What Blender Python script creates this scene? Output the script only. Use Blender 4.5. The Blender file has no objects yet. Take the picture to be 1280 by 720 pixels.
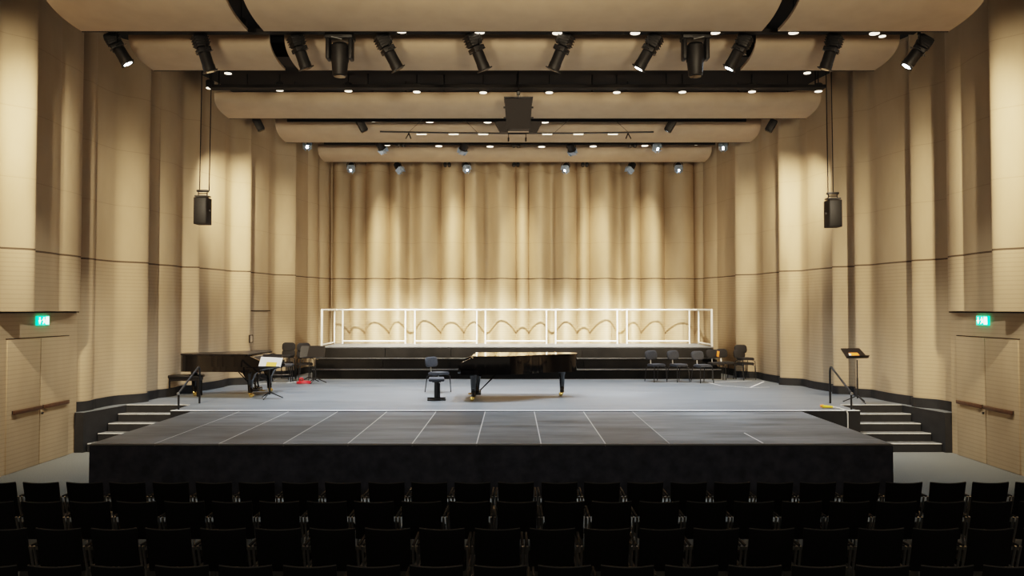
import bpy, bmesh, math, random
from mathutils import Vector, Matrix

random.seed(7)
PI = math.pi
scene = bpy.context.scene
COL = scene.collection

# ------------------------------------------------------------------ camera
F = 990.0
CX, CY = 641.0, 360.0
CAMZ = 2.88
SZ = 0.80
PITCH = math.atan(26.0 / F)
cam_d = bpy.data.cameras.new('camera')
cam_d.sensor_width = 36.0
cam_d.lens = F / 1280.0 * 36.0
cam_d.shift_x = -1.0 / 1280.0
cam_d.clip_end = 200
cam = bpy.data.objects.new('camera', cam_d)
COL.objects.link(cam)
cam.location = (0, 0, CAMZ)
cam.rotation_euler = (PI / 2 + PITCH, 0, 0)
scene.camera = cam


def ray(u, v):
    a, b = (u - CX) / F, (CY - v) / F
    return Vector((a, math.cos(PITCH) - b * math.sin(PITCH), math.sin(PITCH) + b * math.cos(PITCH)))


def at(u, v, Y):
    d = ray(u, v)
    return Vector((0, 0, CAMZ)) + d * (Y / d.y)


def on(u, v, Z=SZ):
    d = ray(u, v)
    return Vector((0, 0, CAMZ)) + d * ((Z - CAMZ) / d.z)


# ------------------------------------------------------------------ materials
def mat(name, col, rough=0.6, metal=0.0, noise=0.0, nscale=8.0, emis=None, estr=0.0, bump=0.0, spec=0.5, coat=0.0):
    m = bpy.data.materials.new(name)
    m.use_nodes = True
    nt = m.node_tree
    b = nt.nodes['Principled BSDF']
    b.inputs['Base Color'].default_value = (*col, 1)
    b.inputs['Roughness'].default_value = rough
    b.inputs['Metallic'].default_value = metal
    b.inputs['Specular IOR Level'].default_value = spec
    if coat:
        b.inputs['Coat Weight'].default_value = coat
        b.inputs['Coat Roughness'].default_value = 0.03
    if emis:
        b.inputs['Emission Color'].default_value = (*emis, 1)
        b.inputs['Emission Strength'].default_value = estr
    if noise or bump:
        tc = nt.nodes.new('ShaderNodeTexCoord')
        n = nt.nodes.new('ShaderNodeTexNoise')
        n.inputs['Scale'].default_value = nscale
        n.inputs['Detail'].default_value = 4
        nt.links.new(tc.outputs['Object'], n.inputs['Vector'])
        if noise:
            r = nt.nodes.new('ShaderNodeValToRGB')
            r.color_ramp.elements[0].position = 0.3
            r.color_ramp.elements[1].position = 0.7
            r.color_ramp.elements[0].color = (*[c * (1 - noise) for c in col], 1)
            r.color_ramp.elements[1].color = (*[min(1, c * (1 + noise)) for c in col], 1)
            nt.links.new(n.outputs['Fac'], r.inputs['Fac'])
            nt.links.new(r.outputs['Color'], b.inputs['Base Color'])
        if bump:
            bp = nt.nodes.new('ShaderNodeBump')
            bp.inputs['Strength'].default_value = bump
            bp.inputs['Distance'].default_value = 0.01
            nt.links.new(n.outputs['Fac'], bp.inputs['Height'])
            nt.links.new(bp.outputs['Normal'], b.inputs['Normal'])
    return m


def math_node(nt, op, a, b=None, c=None):
    n = nt.nodes.new('ShaderNodeMath')
    n.operation = op
    for i, x in enumerate((a, b, c)):
        if x is None:
            continue
        if isinstance(x, (int, float)):
            n.inputs[i].default_value = x
        else:
            nt.links.new(x, n.inputs[i])
    return n.outputs[0]


SEAM = 2.88 + 1.03


def wall_material():
    """warm painted wood panelling: fine horizontal slats below the dark seam, faint sheet joints above it"""
    m = bpy.data.materials.new('beige_panelling')
    m.use_nodes = True
    nt = m.node_tree
    b = nt.nodes['Principled BSDF']
    b.inputs['Roughness'].default_value = 0.62
    b.inputs['Specular IOR Level'].default_value = 0.25
    g = nt.nodes.new('ShaderNodeNewGeometry')
    sx = nt.nodes.new('ShaderNodeSeparateXYZ')
    nt.links.new(g.outputs['Position'], sx.inputs[0])
    z = sx.outputs['Z']
    low = math_node(nt, 'LESS_THAN', z, SEAM)
    fr = math_node(nt, 'FRACT', math_node(nt, 'DIVIDE', z, 0.078))
    slat = math_node(nt, 'MULTIPLY', math_node(nt, 'LESS_THAN', fr, 0.24), low)
    fj = math_node(nt, 'FRACT', math_node(nt, 'DIVIDE', math_node(nt, 'SUBTRACT', z, SEAM), 1.22))
    joint = math_node(nt, 'MULTIPLY', math_node(nt, 'LESS_THAN', fj, 0.012), math_node(nt, 'SUBTRACT', 1.0, low))
    seam = math_node(nt, 'LESS_THAN', math_node(nt, 'ABSOLUTE', math_node(nt, 'SUBTRACT', z, SEAM)), 0.017)
    n = nt.nodes.new('ShaderNodeTexNoise')
    n.inputs['Scale'].default_value = 1.4
    n.inputs['Detail'].default_value = 6
    mp = nt.nodes.new('ShaderNodeMapping')
    mp.inputs['Scale'].default_value = (1, 1, 0.35)
    nt.links.new(g.outputs['Position'], mp.inputs[0])
    nt.links.new(mp.outputs[0], n.inputs['Vector'])
    r = nt.nodes.new('ShaderNodeValToRGB')
    r.color_ramp.elements[0].position = 0.3
    r.color_ramp.elements[0].color = (0.43, 0.33, 0.217, 1)
    r.color_ramp.elements[1].position = 0.7
    r.color_ramp.elements[1].color = (0.52, 0.403, 0.272, 1)
    nt.links.new(n.outputs['Fac'], r.inputs['Fac'])
    dark = math_node(nt, 'ADD', math_node(nt, 'MULTIPLY', slat, 0.13), math_node(nt, 'MULTIPLY', joint, 0.18))
    dark = math_node(nt, 'MAXIMUM', dark, math_node(nt, 'MULTIPLY', seam, 0.86))
    mx = nt.nodes.new('ShaderNodeMix')
    mx.data_type = 'RGBA'
    nt.links.new(dark, mx.inputs[0])
    nt.links.new(r.outputs['Color'], mx.inputs[6])
    mx.inputs[7].default_value = (0.05, 0.03, 0.018, 1)
    nt.links.new(mx.outputs[2], b.inputs['Base Color'])
    bp = nt.nodes.new('ShaderNodeBump')
    bp.inputs['Strength'].default_value = 0.25
    bp.inputs['Distance'].default_value = 0.008
    nt.links.new(math_node(nt, 'SUBTRACT', 1.0, slat), bp.inputs['Height'])
    nt.links.new(bp.outputs['Normal'], b.inputs['Normal'])
    return m


def stage_material(name, c0, c1, rough, joints=False, scuff=0.5):
    """scuffed vinyl dance floor; joints adds pale seams on a 1 m by 2 m board grid"""
    m = bpy.data.materials.new(name)
    m.use_nodes = True
    nt = m.node_tree
    b = nt.nodes['Principled BSDF']
    b.inputs['Specular IOR Level'].default_value = 0.3
    g = nt.nodes.new('ShaderNodeNewGeometry')
    mp = nt.nodes.new('ShaderNodeMapping')
    mp.inputs['Scale'].default_value = (0.35, 1.6, 1)
    nt.links.new(g.outputs['Position'], mp.inputs[0])
    n = nt.nodes.new('ShaderNodeTexNoise')
    n.inputs['Scale'].default_value = 1.6
    n.inputs['Detail'].default_value = 9
    n.inputs['Roughness'].default_value = 0.65
    nt.links.new(mp.outputs[0], n.inputs['Vector'])
    r = nt.nodes.new('ShaderNodeValToRGB')
    r.color_ramp.elements[0].position = 0.35
    r.color_ramp.elements[0].color = (*c0, 1)
    r.color_ramp.elements[1].position = 0.68
    r.color_ramp.elements[1].color = (*c1, 1)
    nt.links.new(n.outputs['Fac'], r.inputs['Fac'])
    # sparse pale scuffs
    n2 = nt.nodes.new('ShaderNodeTexNoise')
    n2.inputs['Scale'].default_value = 2.4
    n2.inputs['Detail'].default_value = 10
    n2.inputs['Roughness'].default_value = 0.75
    mp2 = nt.nodes.new('ShaderNodeMapping')
    mp2.inputs['Scale'].default_value = (0.8, 2.6, 1)
    mp2.inputs['Location'].default_value = (3, 7, 0)
    nt.links.new(g.outputs['Position'], mp2.inputs[0])
    nt.links.new(mp2.outputs[0], n2.inputs['Vector'])
    r2 = nt.nodes.new('ShaderNodeValToRGB')
    r2.color_ramp.elements[0].position = 0.66
    r2.color_ramp.elements[0].color = (0, 0, 0, 1)
    r2.color_ramp.elements[1].position = 0.76
    r2.color_ramp.elements[1].color = (scuff, scuff, scuff, 1)
    nt.links.new(n2.outputs['Fac'], r2.inputs['Fac'])
    mx = nt.nodes.new('ShaderNodeMix')
    mx.data_type = 'RGBA'
    nt.links.new(r2.outputs['Color'], mx.inputs[0])
    nt.links.new(r.outputs['Color'], mx.inputs[6])
    mx.inputs[7].default_value = (c1[0] * 2.2, c1[1] * 2.2, c1[2] * 2.2, 1)
    col = mx.outputs[2]
    if joints:
        sx = nt.nodes.new('ShaderNodeSeparateXYZ')
        nt.links.new(g.outputs['Position'], sx.inputs[0])
        xs = math_node(nt, 'SUBTRACT', sx.outputs['X'], 0.43)
        xs = math_node(nt, 'ADD', xs, 20.0)
        ix = math_node(nt, 'FLOOR', xs)
        fx = math_node(nt, 'FRACT', xs)
        ys = math_node(nt, 'DIVIDE', math_node(nt, 'SUBTRACT', sx.outputs['Y'], 12.38), 1.93)
        iy = math_node(nt, 'FLOOR', ys)
        fy = math_node(nt, 'FRACT', ys)
        wn = nt.nodes.new('ShaderNodeTexWhiteNoise')
        cb = nt.nodes.new('ShaderNodeCombineXYZ')
        nt.links.new(ix, cb.inputs[0])
        nt.links.new(iy, cb.inputs[1])
        nt.links.new(cb.outputs[0], wn.inputs['Vector'])
        left = math_node(nt, 'LESS_THAN', sx.outputs['X'], 2.44)
        bright = math_node(nt, 'ADD', math_node(nt, 'MULTIPLY', wn.outputs['Value'], 0.7), 0.65)
        bright = math_node(nt, 'ADD', math_node(nt, 'MULTIPLY', bright, left), math_node(nt, 'MULTIPLY', math_node(nt, 'SUBTRACT', 1.0, left), 1.35))
        sc = nt.nodes.new('ShaderNodeVectorMath')
        sc.operation = 'SCALE'
        nt.links.new(col, sc.inputs[0])
        nt.links.new(bright, sc.inputs['Scale'])
        lx = math_node(nt, 'MULTIPLY', math_node(nt, 'LESS_THAN', fx, 0.016), left)
        l2 = math_node(nt, 'MULTIPLY', math_node(nt, 'LESS_THAN', fy, 0.008), math_node(nt, 'MULTIPLY', left, math_node(nt, 'GREATER_THAN', wn.outputs['Value'], 0.45)))
        ln = math_node(nt, 'MAXIMUM', lx, math_node(nt, 'MULTIPLY', l2, 0.5))
        mj = nt.nodes.new('ShaderNodeMix')
        mj.data_type = 'RGBA'
        nt.links.new(math_node(nt, 'MULTIPLY', ln, 0.8), mj.inputs[0])
        nt.links.new(sc.outputs[0], mj.inputs[6])
        mj.inputs[7].default_value = (0.75, 0.75, 0.72, 1)
        col = mj.outputs[2]
    nt.links.new(col, b.inputs['Base Color'])
    rr = nt.nodes.new('ShaderNodeMapRange')
    rr.inputs[3].default_value = rough - 0.08
    rr.inputs[4].default_value = rough + 0.12
    nt.links.new(n.outputs['Fac'], rr.inputs[0])
    nt.links.new(rr.outputs[0], b.inputs['Roughness'])
    return m


M = {}
M['wall'] = wall_material()
M['door'] = M['wall']
M['panel'] = mat('reflector_beige', (0.47, 0.362, 0.255), 0.7, noise=0.05, nscale=3, spec=0.2)
M['ceil'] = mat('ceiling_black', (0.012, 0.010, 0.009), 0.9)
M['floor'] = mat('grey_carpet', (0.21, 0.215, 0.20), 0.95, noise=0.25, nscale=60, spec=0.1)
M['stage'] = stage_material('stage_vinyl', (0.145, 0.16, 0.172), (0.22, 0.237, 0.25), 0.42, scuff=0.35)
M['ext'] = stage_material('extension_boards', (0.07, 0.078, 0.082), (0.205, 0.215, 0.22), 0.5, joints=True, scuff=0.6)
M['skirt'] = mat('black_stage_skirt', (0.085, 0.087, 0.11), 0.85, noise=0.3, nscale=6, spec=0.2)
M['blackwood'] = mat('black_painted_wood', (0.02, 0.02, 0.022), 0.6, noise=0.2, nscale=5)
M['steptop'] = mat('step_tread', (0.15, 0.15, 0.145), 0.7, noise=0.2, nscale=10)
M['nosing'] = mat('pale_nosing', (0.75, 0.74, 0.70), 0.5)
M['riser'] = mat('riser_black', (0.011, 0.0095, 0.008), 0.6, noise=0.3, nscale=3, spec=0.2)
M['alu'] = mat('aluminium_edge', (0.55, 0.55, 0.55), 0.35, 0.9)
M['white'] = mat('white_painted_steel', (0.88, 0.86, 0.80), 0.4)
M['tape'] = mat('white_tape', (0.93, 0.93, 0.92), 0.6)
M['piano'] = mat('piano_lacquer', (0.006, 0.005, 0.005), 0.06, spec=0.6, coat=0.6)
M['pianomatt'] = mat('piano_satin', (0.012, 0.010, 0.010), 0.35)
M['brass'] = mat('brass', (0.85, 0.62, 0.22), 0.22, 1.0)
M['ivory'] = mat('ivory', (0.86, 0.84, 0.78), 0.3)
M['fabric'] = mat('black_upholstery', (0.013, 0.013, 0.013), 0.9, noise=0.3, nscale=120, spec=0.15)
M['edge'] = mat('black_piping', (0.07, 0.068, 0.062), 0.5)
M['steel'] = mat('satin_steel', (0.5, 0.5, 0.5), 0.35, 0.9)
M['darksteel'] = mat('dark_steel', (0.05, 0.05, 0.052), 0.4, 0.7)
M['armrest'] = mat('armrest_black', (0.03, 0.03, 0.03), 0.6, spec=0.3)
M['greyfab'] = mat('charcoal_fabric', (0.060, 0.064, 0.075), 0.85, noise=0.2, nscale=60)
M['black'] = mat('black_housing', (0.010, 0.009, 0.009), 0.55, noise=0.2, nscale=20)
M['door_flap'] = mat('barn_door_lit_blue', (0.36, 0.46, 0.60), 0.4, 0.2)  # bluish lamp light on the flaps is put into their colour
M['speaker'] = mat('speaker_black', (0.018, 0.014, 0.013), 0.7, noise=0.15, nscale=90)
M['dl'] = mat('downlight_glow', (1, 0.95, 0.85), 0.4, emis=(1.0, 0.86, 0.66), estr=2.0)
M['dlrim'] = mat('downlight_rim', (0.02, 0.02, 0.02), 0.5)
M['lens_on'] = mat('lit_lens', (1, 1, 1), 0.3, emis=(0.82, 0.92, 1.0), estr=22.0)
M['lens_off'] = mat('dark_lens', (0.03, 0.035, 0.04), 0.08, spec=0.8)
M['green'] = mat('exit_green', (0.0, 0.5, 0.25), 0.4, emis=(0.0, 0.95, 0.50), estr=1.6)
M['signwhite'] = mat('exit_white', (1, 1, 1), 0.4, emis=(0.95, 1.0, 0.97), estr=2.4)
M['wood'] = mat('brown_push_bar', (0.10, 0.052, 0.03), 0.4, noise=0.2, nscale=15)
M['paper'] = mat('white_paper', (0.85, 0.85, 0.84), 0.7)
M['yellowp'] = mat('yellow_paper', (0.95, 0.62, 0.12), 0.7)
M['orangep'] = mat('orange_paper', (0.95, 0.33, 0.05), 0.7)
M['red'] = mat('red_cable', (0.70, 0.02, 0.03), 0.5)
M['yellow'] = mat('yellow_plug', (0.85, 0.62, 0.04), 0.5)
M['cablewhite'] = mat('white_cable', (0.75, 0.75, 0.72), 0.5)
M['gap'] = mat('shadow_gap', (0.02, 0.014, 0.01), 0.9)


# ------------------------------------------------------------------ mesh builder
class MB:
    def __init__(self):
        self.v, self.f = [], []

    def add(self, vs, fs, mtx=None):
        o = len(self.v)
        for p in vs:
            p = Vector(p)
            self.v.append(mtx @ p if mtx is not None else p)
        self.f += [tuple(i + o for i in f) for f in fs]
        return self

    def box(self, c, s, mtx=None, bev=0.0):
        bm = bmesh.new()
        bmesh.ops.create_cube(bm, size=1.0)
        for v in bm.verts:
            v.co = Vector((v.co.x * s[0], v.co.y * s[1], v.co.z * s[2]))
        if bev:
            bmesh.ops.bevel(bm, geom=bm.edges[:], offset=bev, segments=2, profile=0.5, affect='EDGES')
        for v in bm.verts:
            v.co += Vector(c)
        return self.bm(bm, mtx)

    def bm(self, bm, mtx=None):
        bm.verts.index_update()
        self.add([v.co.copy() for v in bm.verts], [[v.index for v in f.verts] for f in bm.faces], mtx)
        bm.free()
        return self

    def tube(self, pts, r, n=8, cap=True, mtx=None, r2=None):
        pts = [Vector(p) for p in pts]
        k = len(pts)
        vs, fs = [], []
        ref = None
        for i, p in enumerate(pts):
            d = (pts[min(i + 1, k - 1)] - pts[max(i - 1, 0)]).normalized()
            if ref is None:
                ref = Vector((0, 0, 1)) if abs(d.z) < 0.9 else Vector((1, 0, 0))
            a = d.cross(ref).normalized()
            b = a.cross(d).normalized()
            ref = b
            rr = r if r2 is None else r + (r2 - r) * i / max(1, k - 1)
            for j in range(n):
                t = 2 * PI * j / n
                vs.append(p + a * (rr * math.cos(t)) + b * (rr * math.sin(t)))
        for i in range(k - 1):
            for j in range(n):
                q = (j + 1) % n
                fs.append((i * n + j, i * n + q, (i + 1) * n + q, (i + 1) * n + j))
        if cap:
            fs.append(tuple(range(n))[::-1])
            fs.append(tuple((k - 1) * n + j for j in range(n)))
        return self.add(vs, fs, mtx)

    def lathe(self, prof, n=20, mtx=None):
        """prof = [(r, z)...] around local z"""
        vs, fs = [], []
        for (r, z) in prof:
            for j in range(n):
                t = 2 * PI * j / n
                vs.append((r * math.cos(t), r * math.sin(t), z))
        for i in range(len(prof) - 1):
            for j in range(n):
                q = (j + 1) % n
                fs.append((i * n + j, i * n + q, (i + 1) * n + q, (i + 1) * n + j))
        fs.append(tuple(range(n))[::-1])
        fs.append(tuple((len(prof) - 1) * n + j for j in range(n)))
        return self.add(vs, fs, mtx)

    def prism(self, poly, z0, z1, mtx=None):
        n = len(poly)
        vs = [(x, y, z0) for x, y in poly] + [(x, y, z1) for x, y in poly]
        fs = [tuple(range(n))[::-1], tuple(range(n, 2 * n))]
        fs += [(i, (i + 1) % n, n + (i + 1) % n, n + i) for i in range(n)]
        return self.add(vs, fs, mtx)

    def build(self, name, material, parent=None, smooth=35):
        me = bpy.data.meshes.new(name)
        me.from_pydata([tuple(p) for p in self.v], [], self.f)
        bm = bmesh.new()
        bm.from_mesh(me)
        bmesh.ops.recalc_face_normals(bm, faces=bm.faces[:])
        bm.to_mesh(me)
        bm.free()
        me.materials.append(material)
        if smooth:
            for p in me.polygons:
                p.use_smooth = True
            me.set_sharp_from_angle(angle=math.radians(smooth))
        o = bpy.data.objects.new(name, me)
        COL.objects.link(o)
        if parent is not None:
            o.parent = parent
        return o


def tag(o, label=None, cat=None, group=None, kind=None):
    if label:
        o['label'] = label
    if cat:
        o['category'] = cat
    if group:
        o['group'] = group
    if kind:
        o['kind'] = kind
    return o


def thing(name, label, cat, loc=(0, 0, 0), rz=0.0, group=None):
    o = bpy.data.objects.new(name, None)
    o.empty_display_size = 0.1
    COL.objects.link(o)
    o.location = loc
    o.rotation_euler = (0, 0, rz)
    return tag(o, label, cat, group)


def struct(name, mb, m, parent=None, smooth=35):
    o = mb.build(name, m, parent, smooth)
    if parent is None:
        o['kind'] = 'structure'
    return o


def copy_tree(o, parent=None):
    c = o.copy()
    COL.objects.link(c)
    if parent is not None:
        c.parent = parent
    for ch in list(o.children):
        copy_tree(ch, c)
    return c


def aim(o, d, roll=None):
    """point local -Z of o along d"""
    o.rotation_mode = 'XYZ'
    o.rotation_euler = Vector(d).normalized().to_track_quat('-Z', 'Y').to_euler()


ORD = ['first', 'second', 'third', 'fourth', 'fifth', 'sixth', 'seventh', 'eighth', 'ninth', 'tenth', 'eleventh', 'twelfth',
       'thirteenth', 'fourteenth', 'fifteenth', 'sixteenth', 'seventeenth', 'eighteenth', 'nineteenth', 'twentieth',
       'twenty-first', 'twenty-second', 'twenty-third', 'twenty-fourth', 'twenty-fifth', 'twenty-sixth', 'twenty-seventh']


def round_poly(pts, r, n=5):
    """round the corners of a 2-D polygon"""
    out = []
    k = len(pts)
    for i in range(k):
        p0, p, p1 = Vector(pts[i - 1]), Vector(pts[i]), Vector(pts[(i + 1) % k])
        rr = min(r, (p0 - p).length * 0.49, (p1 - p).length * 0.49)
        a = p + (p0 - p).normalized() * rr
        b = p + (p1 - p).normalized() * rr
        for j in range(n + 1):
            t = j / n
            q = a * (1 - t) ** 2 + p * 2 * t * (1 - t) + b * t * t
            out.append((q.x, q.y))
    return out


# ------------------------------------------------------------------ walls
CEILZ = CAMZ + 5.95
BACKY = 27.4
XO = 0.05                     # the hall axis lies a little right of the camera


def bump(kind, u):
    if kind == 'arc':
        return 1 - abs(2 * u - 1) ** 2.2
    if kind == 'skew':            # steep at the far side, long fall to the near side
        if u < 0.18:
            return math.sqrt(max(0, 1 - ((0.18 - u) / 0.18) ** 2))
        return 0.5 * (1 + math.cos(PI * (u - 0.18) / 0.82))
    if kind == 'c2t':
        return 4 * u * (1 - u) if u < 0.5 else 0.5 * (1 + math.cos(PI * (u - 0.5) / 0.5))
    if kind == 't2c':
        return bump('c2t', 1 - u)
    if kind == 'wave':            # sharp step out, slope facing the hall, shallow recess, return
        if u < 0.10:
            return math.sqrt(max(0, 1 - ((0.10 - u) / 0.10) ** 2))
        if u < 0.58:
            return -0.28 + 1.28 * 0.5 * (1 + math.cos(PI * (u - 0.10) / 0.48))
        return -0.28 * math.cos(PI / 2 * (u - 0.58) / 0.42)
    return 0.0


def side_curve(sgn, segs, u_far, u_near, bx, slope=0.22, ref=15.9):
    """plan points of a side wall from far to near. segs: (px0, px1, kind, height)"""
    L = math.sqrt(1 + slope * slope)
    nrm = Vector((-sgn / L, -slope / L))          # into the hall

    def base(u):
        k = abs(u - CX) / F
        Y = (bx + slope * ref) / (k + slope)
        return Vector((sgn * k * Y, Y))
    out = []
    for (u0, u1, kind, h) in segs:
        p0, p1 = base(u0), base(u1)
        n = max(6, int((p1 - p0).length / 0.025))
        for i in range(n):
            t = i / n
            out.append(p0.lerp(p1, t) + nrm * (h * bump(kind, t)))
    out.append(base(segs[-1][1]))
    return out


# folds, far to near, image columns of the base line
segR = [(868, 880, 'arc', .12), (880, 897, 'arc', .10), (897, 929, 'arc', .05),
        (929, 954, 'wave', .32), (954, 984, 'arc', .04),
        (984, 1011, 'wave', .30), (1011, 1050, 'arc', .05),
        (1050, 1074, 'wave', .26), (1074, 1098, 'wave', .16), (1098, 1146, 'arc', .05),
        (1145, 1194, 'wave', .17)]
segL = [(412, 398, 'arc', .12), (398, 384, 'arc', .10), (384, 360, 'arc', .05),
        (360, 335, 'wave', .32), (335, 304, 'arc', .04),
        (304, 280, 'wave', .28), (280, 240, 'arc', .05),
        (240, 222, 'wave', .24), (222, 198, 'arc', .08), (198, 178, 'arc', .05),
        (178, 118, 'wave', .24), (118, 96, 'arc', .08)]


def wall_mesh(pts, z0, z1):
    mb = MB()
    n = len(pts)
    vs = [(p.x, p.y, z0) for p in pts] + [(p.x, p.y, z1) for p in pts]
    mb.add(vs, [(i, i + 1, n + i + 1, n + i) for i in range(n - 1)])
    return mb


BX = 8.93
ptsR = side_curve(1, segR, 868, 1196, BX)
ptsL = side_curve(-1, segL, 412, 96, BX - 0.06)

XB0, XB1 = -6.24, 6.26
backseg = [(415, 437.5, 'arc', .30), (437.5, 456.5, 'arc', .20), (456.5, 486.5, 'arc', .36), (486.5, 513.5, 'c2t', .38), (513.5, 551, 't2c', .42),
           (551, 580, 'arc', .36), (580, 608, 'c2t', .38), (608, 645, 't2c', .42), (645, 661, 'arc', .18), (661, 690, 'c2t', .36), (690, 721, 't2c', .38),
           (721, 737, 'arc', .18), (737, 775, 'c2t', .44), (775, 801, 't2c', .36), (801, 831, 'arc', .40), (831, 868, 'arc', .34)]
ptsB = []
for (u0, u1, kind, h) in backseg:
    n = 30
    for i in range(n):
        t = i / n
        u = u0 + (u1 - u0) * t
        ptsB.append(Vector(((u - CX) / F * BACKY, BACKY - 1.4 * h * bump(kind, t))))
ptsB.append(Vector(((868 - CX) / F * BACKY, BACKY)))

# join the corners
ptsB = [ptsL[0].copy()] + ptsB + [ptsR[0].copy()]
struct('wall_back', wall_mesh(ptsB, 0, CEILZ), M['wall'])
# side walls go on, smooth, to the door bays
struct('wall_right', wall_mesh(ptsR, 0, CEILZ), M['wall'])
struct('wall_left', wall_mesh(ptsL, 0, CEILZ), M['wall'])

# the upper wall over each door bay (folds) and the recessed door wall below it
BAYZ = CAMZ - 0.045
DX = 8.80                      # door plane


def bay(sgn, x0, segs, endY):
    out = []
    for (y0, y1, kind, h) in segs:
        n = max(8, int(abs(y1 - y0) / 0.03))
        for i in range(n):
            t = i / n
            out.append(Vector((sgn * (x0 - h * bump(kind, t)), y0 + (y1 - y0) * t)))
    out.append(Vector((sgn * x0, endY)))
    return out


bR = bay(1, 8.66, [(15.75, 15.2, 'arc', .05), (15.2, 13.95, 'arc', .06), (13.95, 12.8, 'wave', .27), (12.8, 11.0, 'arc', .1),
                   (11.0, 10.0, 'wave', .3), (10.0, 8.0, 'arc', .08), (8.0, 7.0, 'wave', .3), (7.0, 4.0, 'arc', .1)], 4.0)
bL = bay(-1, 8.60, [(15.75, 15.0, 'arc', .05), (15.0, 13.90, 'arc', .06), (13.90, 12.8, 'wave', .27), (12.8, 11.0, 'arc', .1),
                    (11.0, 10.0, 'wave', .3), (10.0, 8.0, 'arc', .08), (8.0, 7.0, 'wave', .3), (7.0, 4.0, 'arc', .1)], 4.0)
for sgn, pts, far, nm in ((1, bR, ptsR[-1], 'right'), (-1, bL, ptsL[-1], 'left')):
    up = [Vector((far.x, far.y))] + pts
    mb = wall_mesh(up, BAYZ, CEILZ)
    # soffit
    inner = [(p.x, p.y) for p in up]
    poly = inner + [(sgn * (DX + 0.1), 4.0), (sgn * (DX + 0.1), far.y)]
    mb.add([(x, y, BAYZ) for x, y in poly], [tuple(range(len(poly)))])
    struct('wall_%s_upper' % nm, mb, M['wall'])
    mb = MB()
    f = far
    mb.add([(f.x, f.y, 0), (sgn * DX, f.y - 0.03, 0), (sgn * DX, 4, 0), (f.x, f.y, BAYZ), (sgn * DX, f.y - 0.03, BAYZ), (sgn * DX, 4, BAYZ)],
           [(0, 1, 4, 3), (1, 2, 5, 4)])
    struct('wall_%s_lower' % nm, mb, M['wall'])
    # dark shadow gap under the upper wall
    mb = MB()
    mb.box((sgn * (DX - 0.03), (far.y - 0.08 + 4) / 2, BAYZ - 0.02), (0.06, far.y - 0.08 - 4, 0.022))
    struct('trim_%d' % (1 if sgn > 0 else 2), mb, M['gap'])

# floor, ceiling
mb = MB()
mb.add([(-12, -3, 0), (12, -3, 0), (12, 29, 0), (-12, 29, 0)], [(0, 1, 2, 3)])
struct('floor', mb, M['floor'])
mb = MB()
mb.box((0, 16.5, CEILZ + 0.05), (24, 27, 0.1))
struct('ceiling', mb, M['ceil'])


# dark skirting that follows the folds at stage level
def skirting(pts, off, z0, z1):
    mb = MB()
    n = len(pts)
    A, B = [], []
    for i, p in enumerate(pts):
        d = (pts[min(i + 1, n - 1)] - pts[max(i - 1, 0)]).normalized()
        nn = Vector((d.y, -d.x))
        if nn.dot(Vector((0, 22)) - p) < 0:
            nn = -nn
        A.append(p + nn * off)
        B.append(p)
    vs = [(p.x, p.y, z0) for p in A] + [(p.x, p.y, z1) for p in A] + [(p.x, p.y, z1) for p in B]
    fs = []
    for i in range(n - 1):
        fs += [(i, i + 1, n + i + 1, n + i), (n + i, n + i + 1, 2 * n + i + 1, 2 * n + i)]
    mb.add(vs, fs)
    return mb


struct('baseboard_right', skirting(ptsR, 0.035, SZ, SZ + 0.2), M['blackwood'])
struct('baseboard_left', skirting(ptsL, 0.035, SZ, SZ + 0.2), M['blackwood'])

# top edge of the flush door in the left wall
sel = [p for p in ptsL if 313 <= p.x / p.y * F + CX <= 338 and 20 < p.y < 25]
zt_ = at(325, 388.3, sum(p.y for p in sel) / len(sel)).z
struct('trim_5', skirting(sel, 0.012, zt_ - 0.012, zt_ + 0.012), M['gap'])

# ------------------------------------------------------------------ stage
SFY = 16.2                     # permanent stage front edge
STY = 17.16                    # top of the stairs
XSL, XSR = -6.98, 7.08         # stair side of the stage
# stage body: follows the walls (runs a little under them)
poly = [(XSL, SFY), (XSR, SFY), (XSR, STY), (8.405, STY), (8.66, 15.93), (8.84, 15.93), (8.95, 16.3)]
poly += [(8.6, 18.0), (7.5, 22.9), (6.3, 27.5), (-6.3, 27.5), (-7.5, 22.6), (-8.54, 18.0), (-8.9, 16.3), (-8.78, 15.93)]
poly += [(-8.60, 15.93), (-8.345, STY), (XSL, STY)]
n = len(poly)
mb = MB()
mb.add([(x, y, SZ) for x, y in poly], [tuple(range(n))])
top = mb.build('stage_floor', M['stage'], None, 0)
top['kind'] = 'structure'
mb = MB()
mb.add([(x, y, 0) for x, y in poly] + [(x, y, SZ - 0.001) for x, y in poly], [(i, (i + 1) % n, n + (i + 1) % n, n + i) for i in range(n)])
fr = mb.build('stage_front', M['blackwood'], None, 0)
fr['kind'] = 'structure'

# forestage extension of platform boards with a black skirt
EXL, EXR, EY0, EY1 = -6.55, 5.88, 12.36, SFY - 0.03
ext = thing('stage_extension', 'low forestage of grey platform boards with black cloth skirt facing the seats', 'stage', (0, (EY0 + EY1) / 2, 0))
yc = (EY0 + EY1) / 2
mb = MB()
mb.box(((EXL + EXR) / 2, 0, SZ - 0.02 - 0.012), (EXR - EXL, EY1 - EY0, 0.04))
mb.build('platform_deck', M['ext'], ext, 0)
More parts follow.
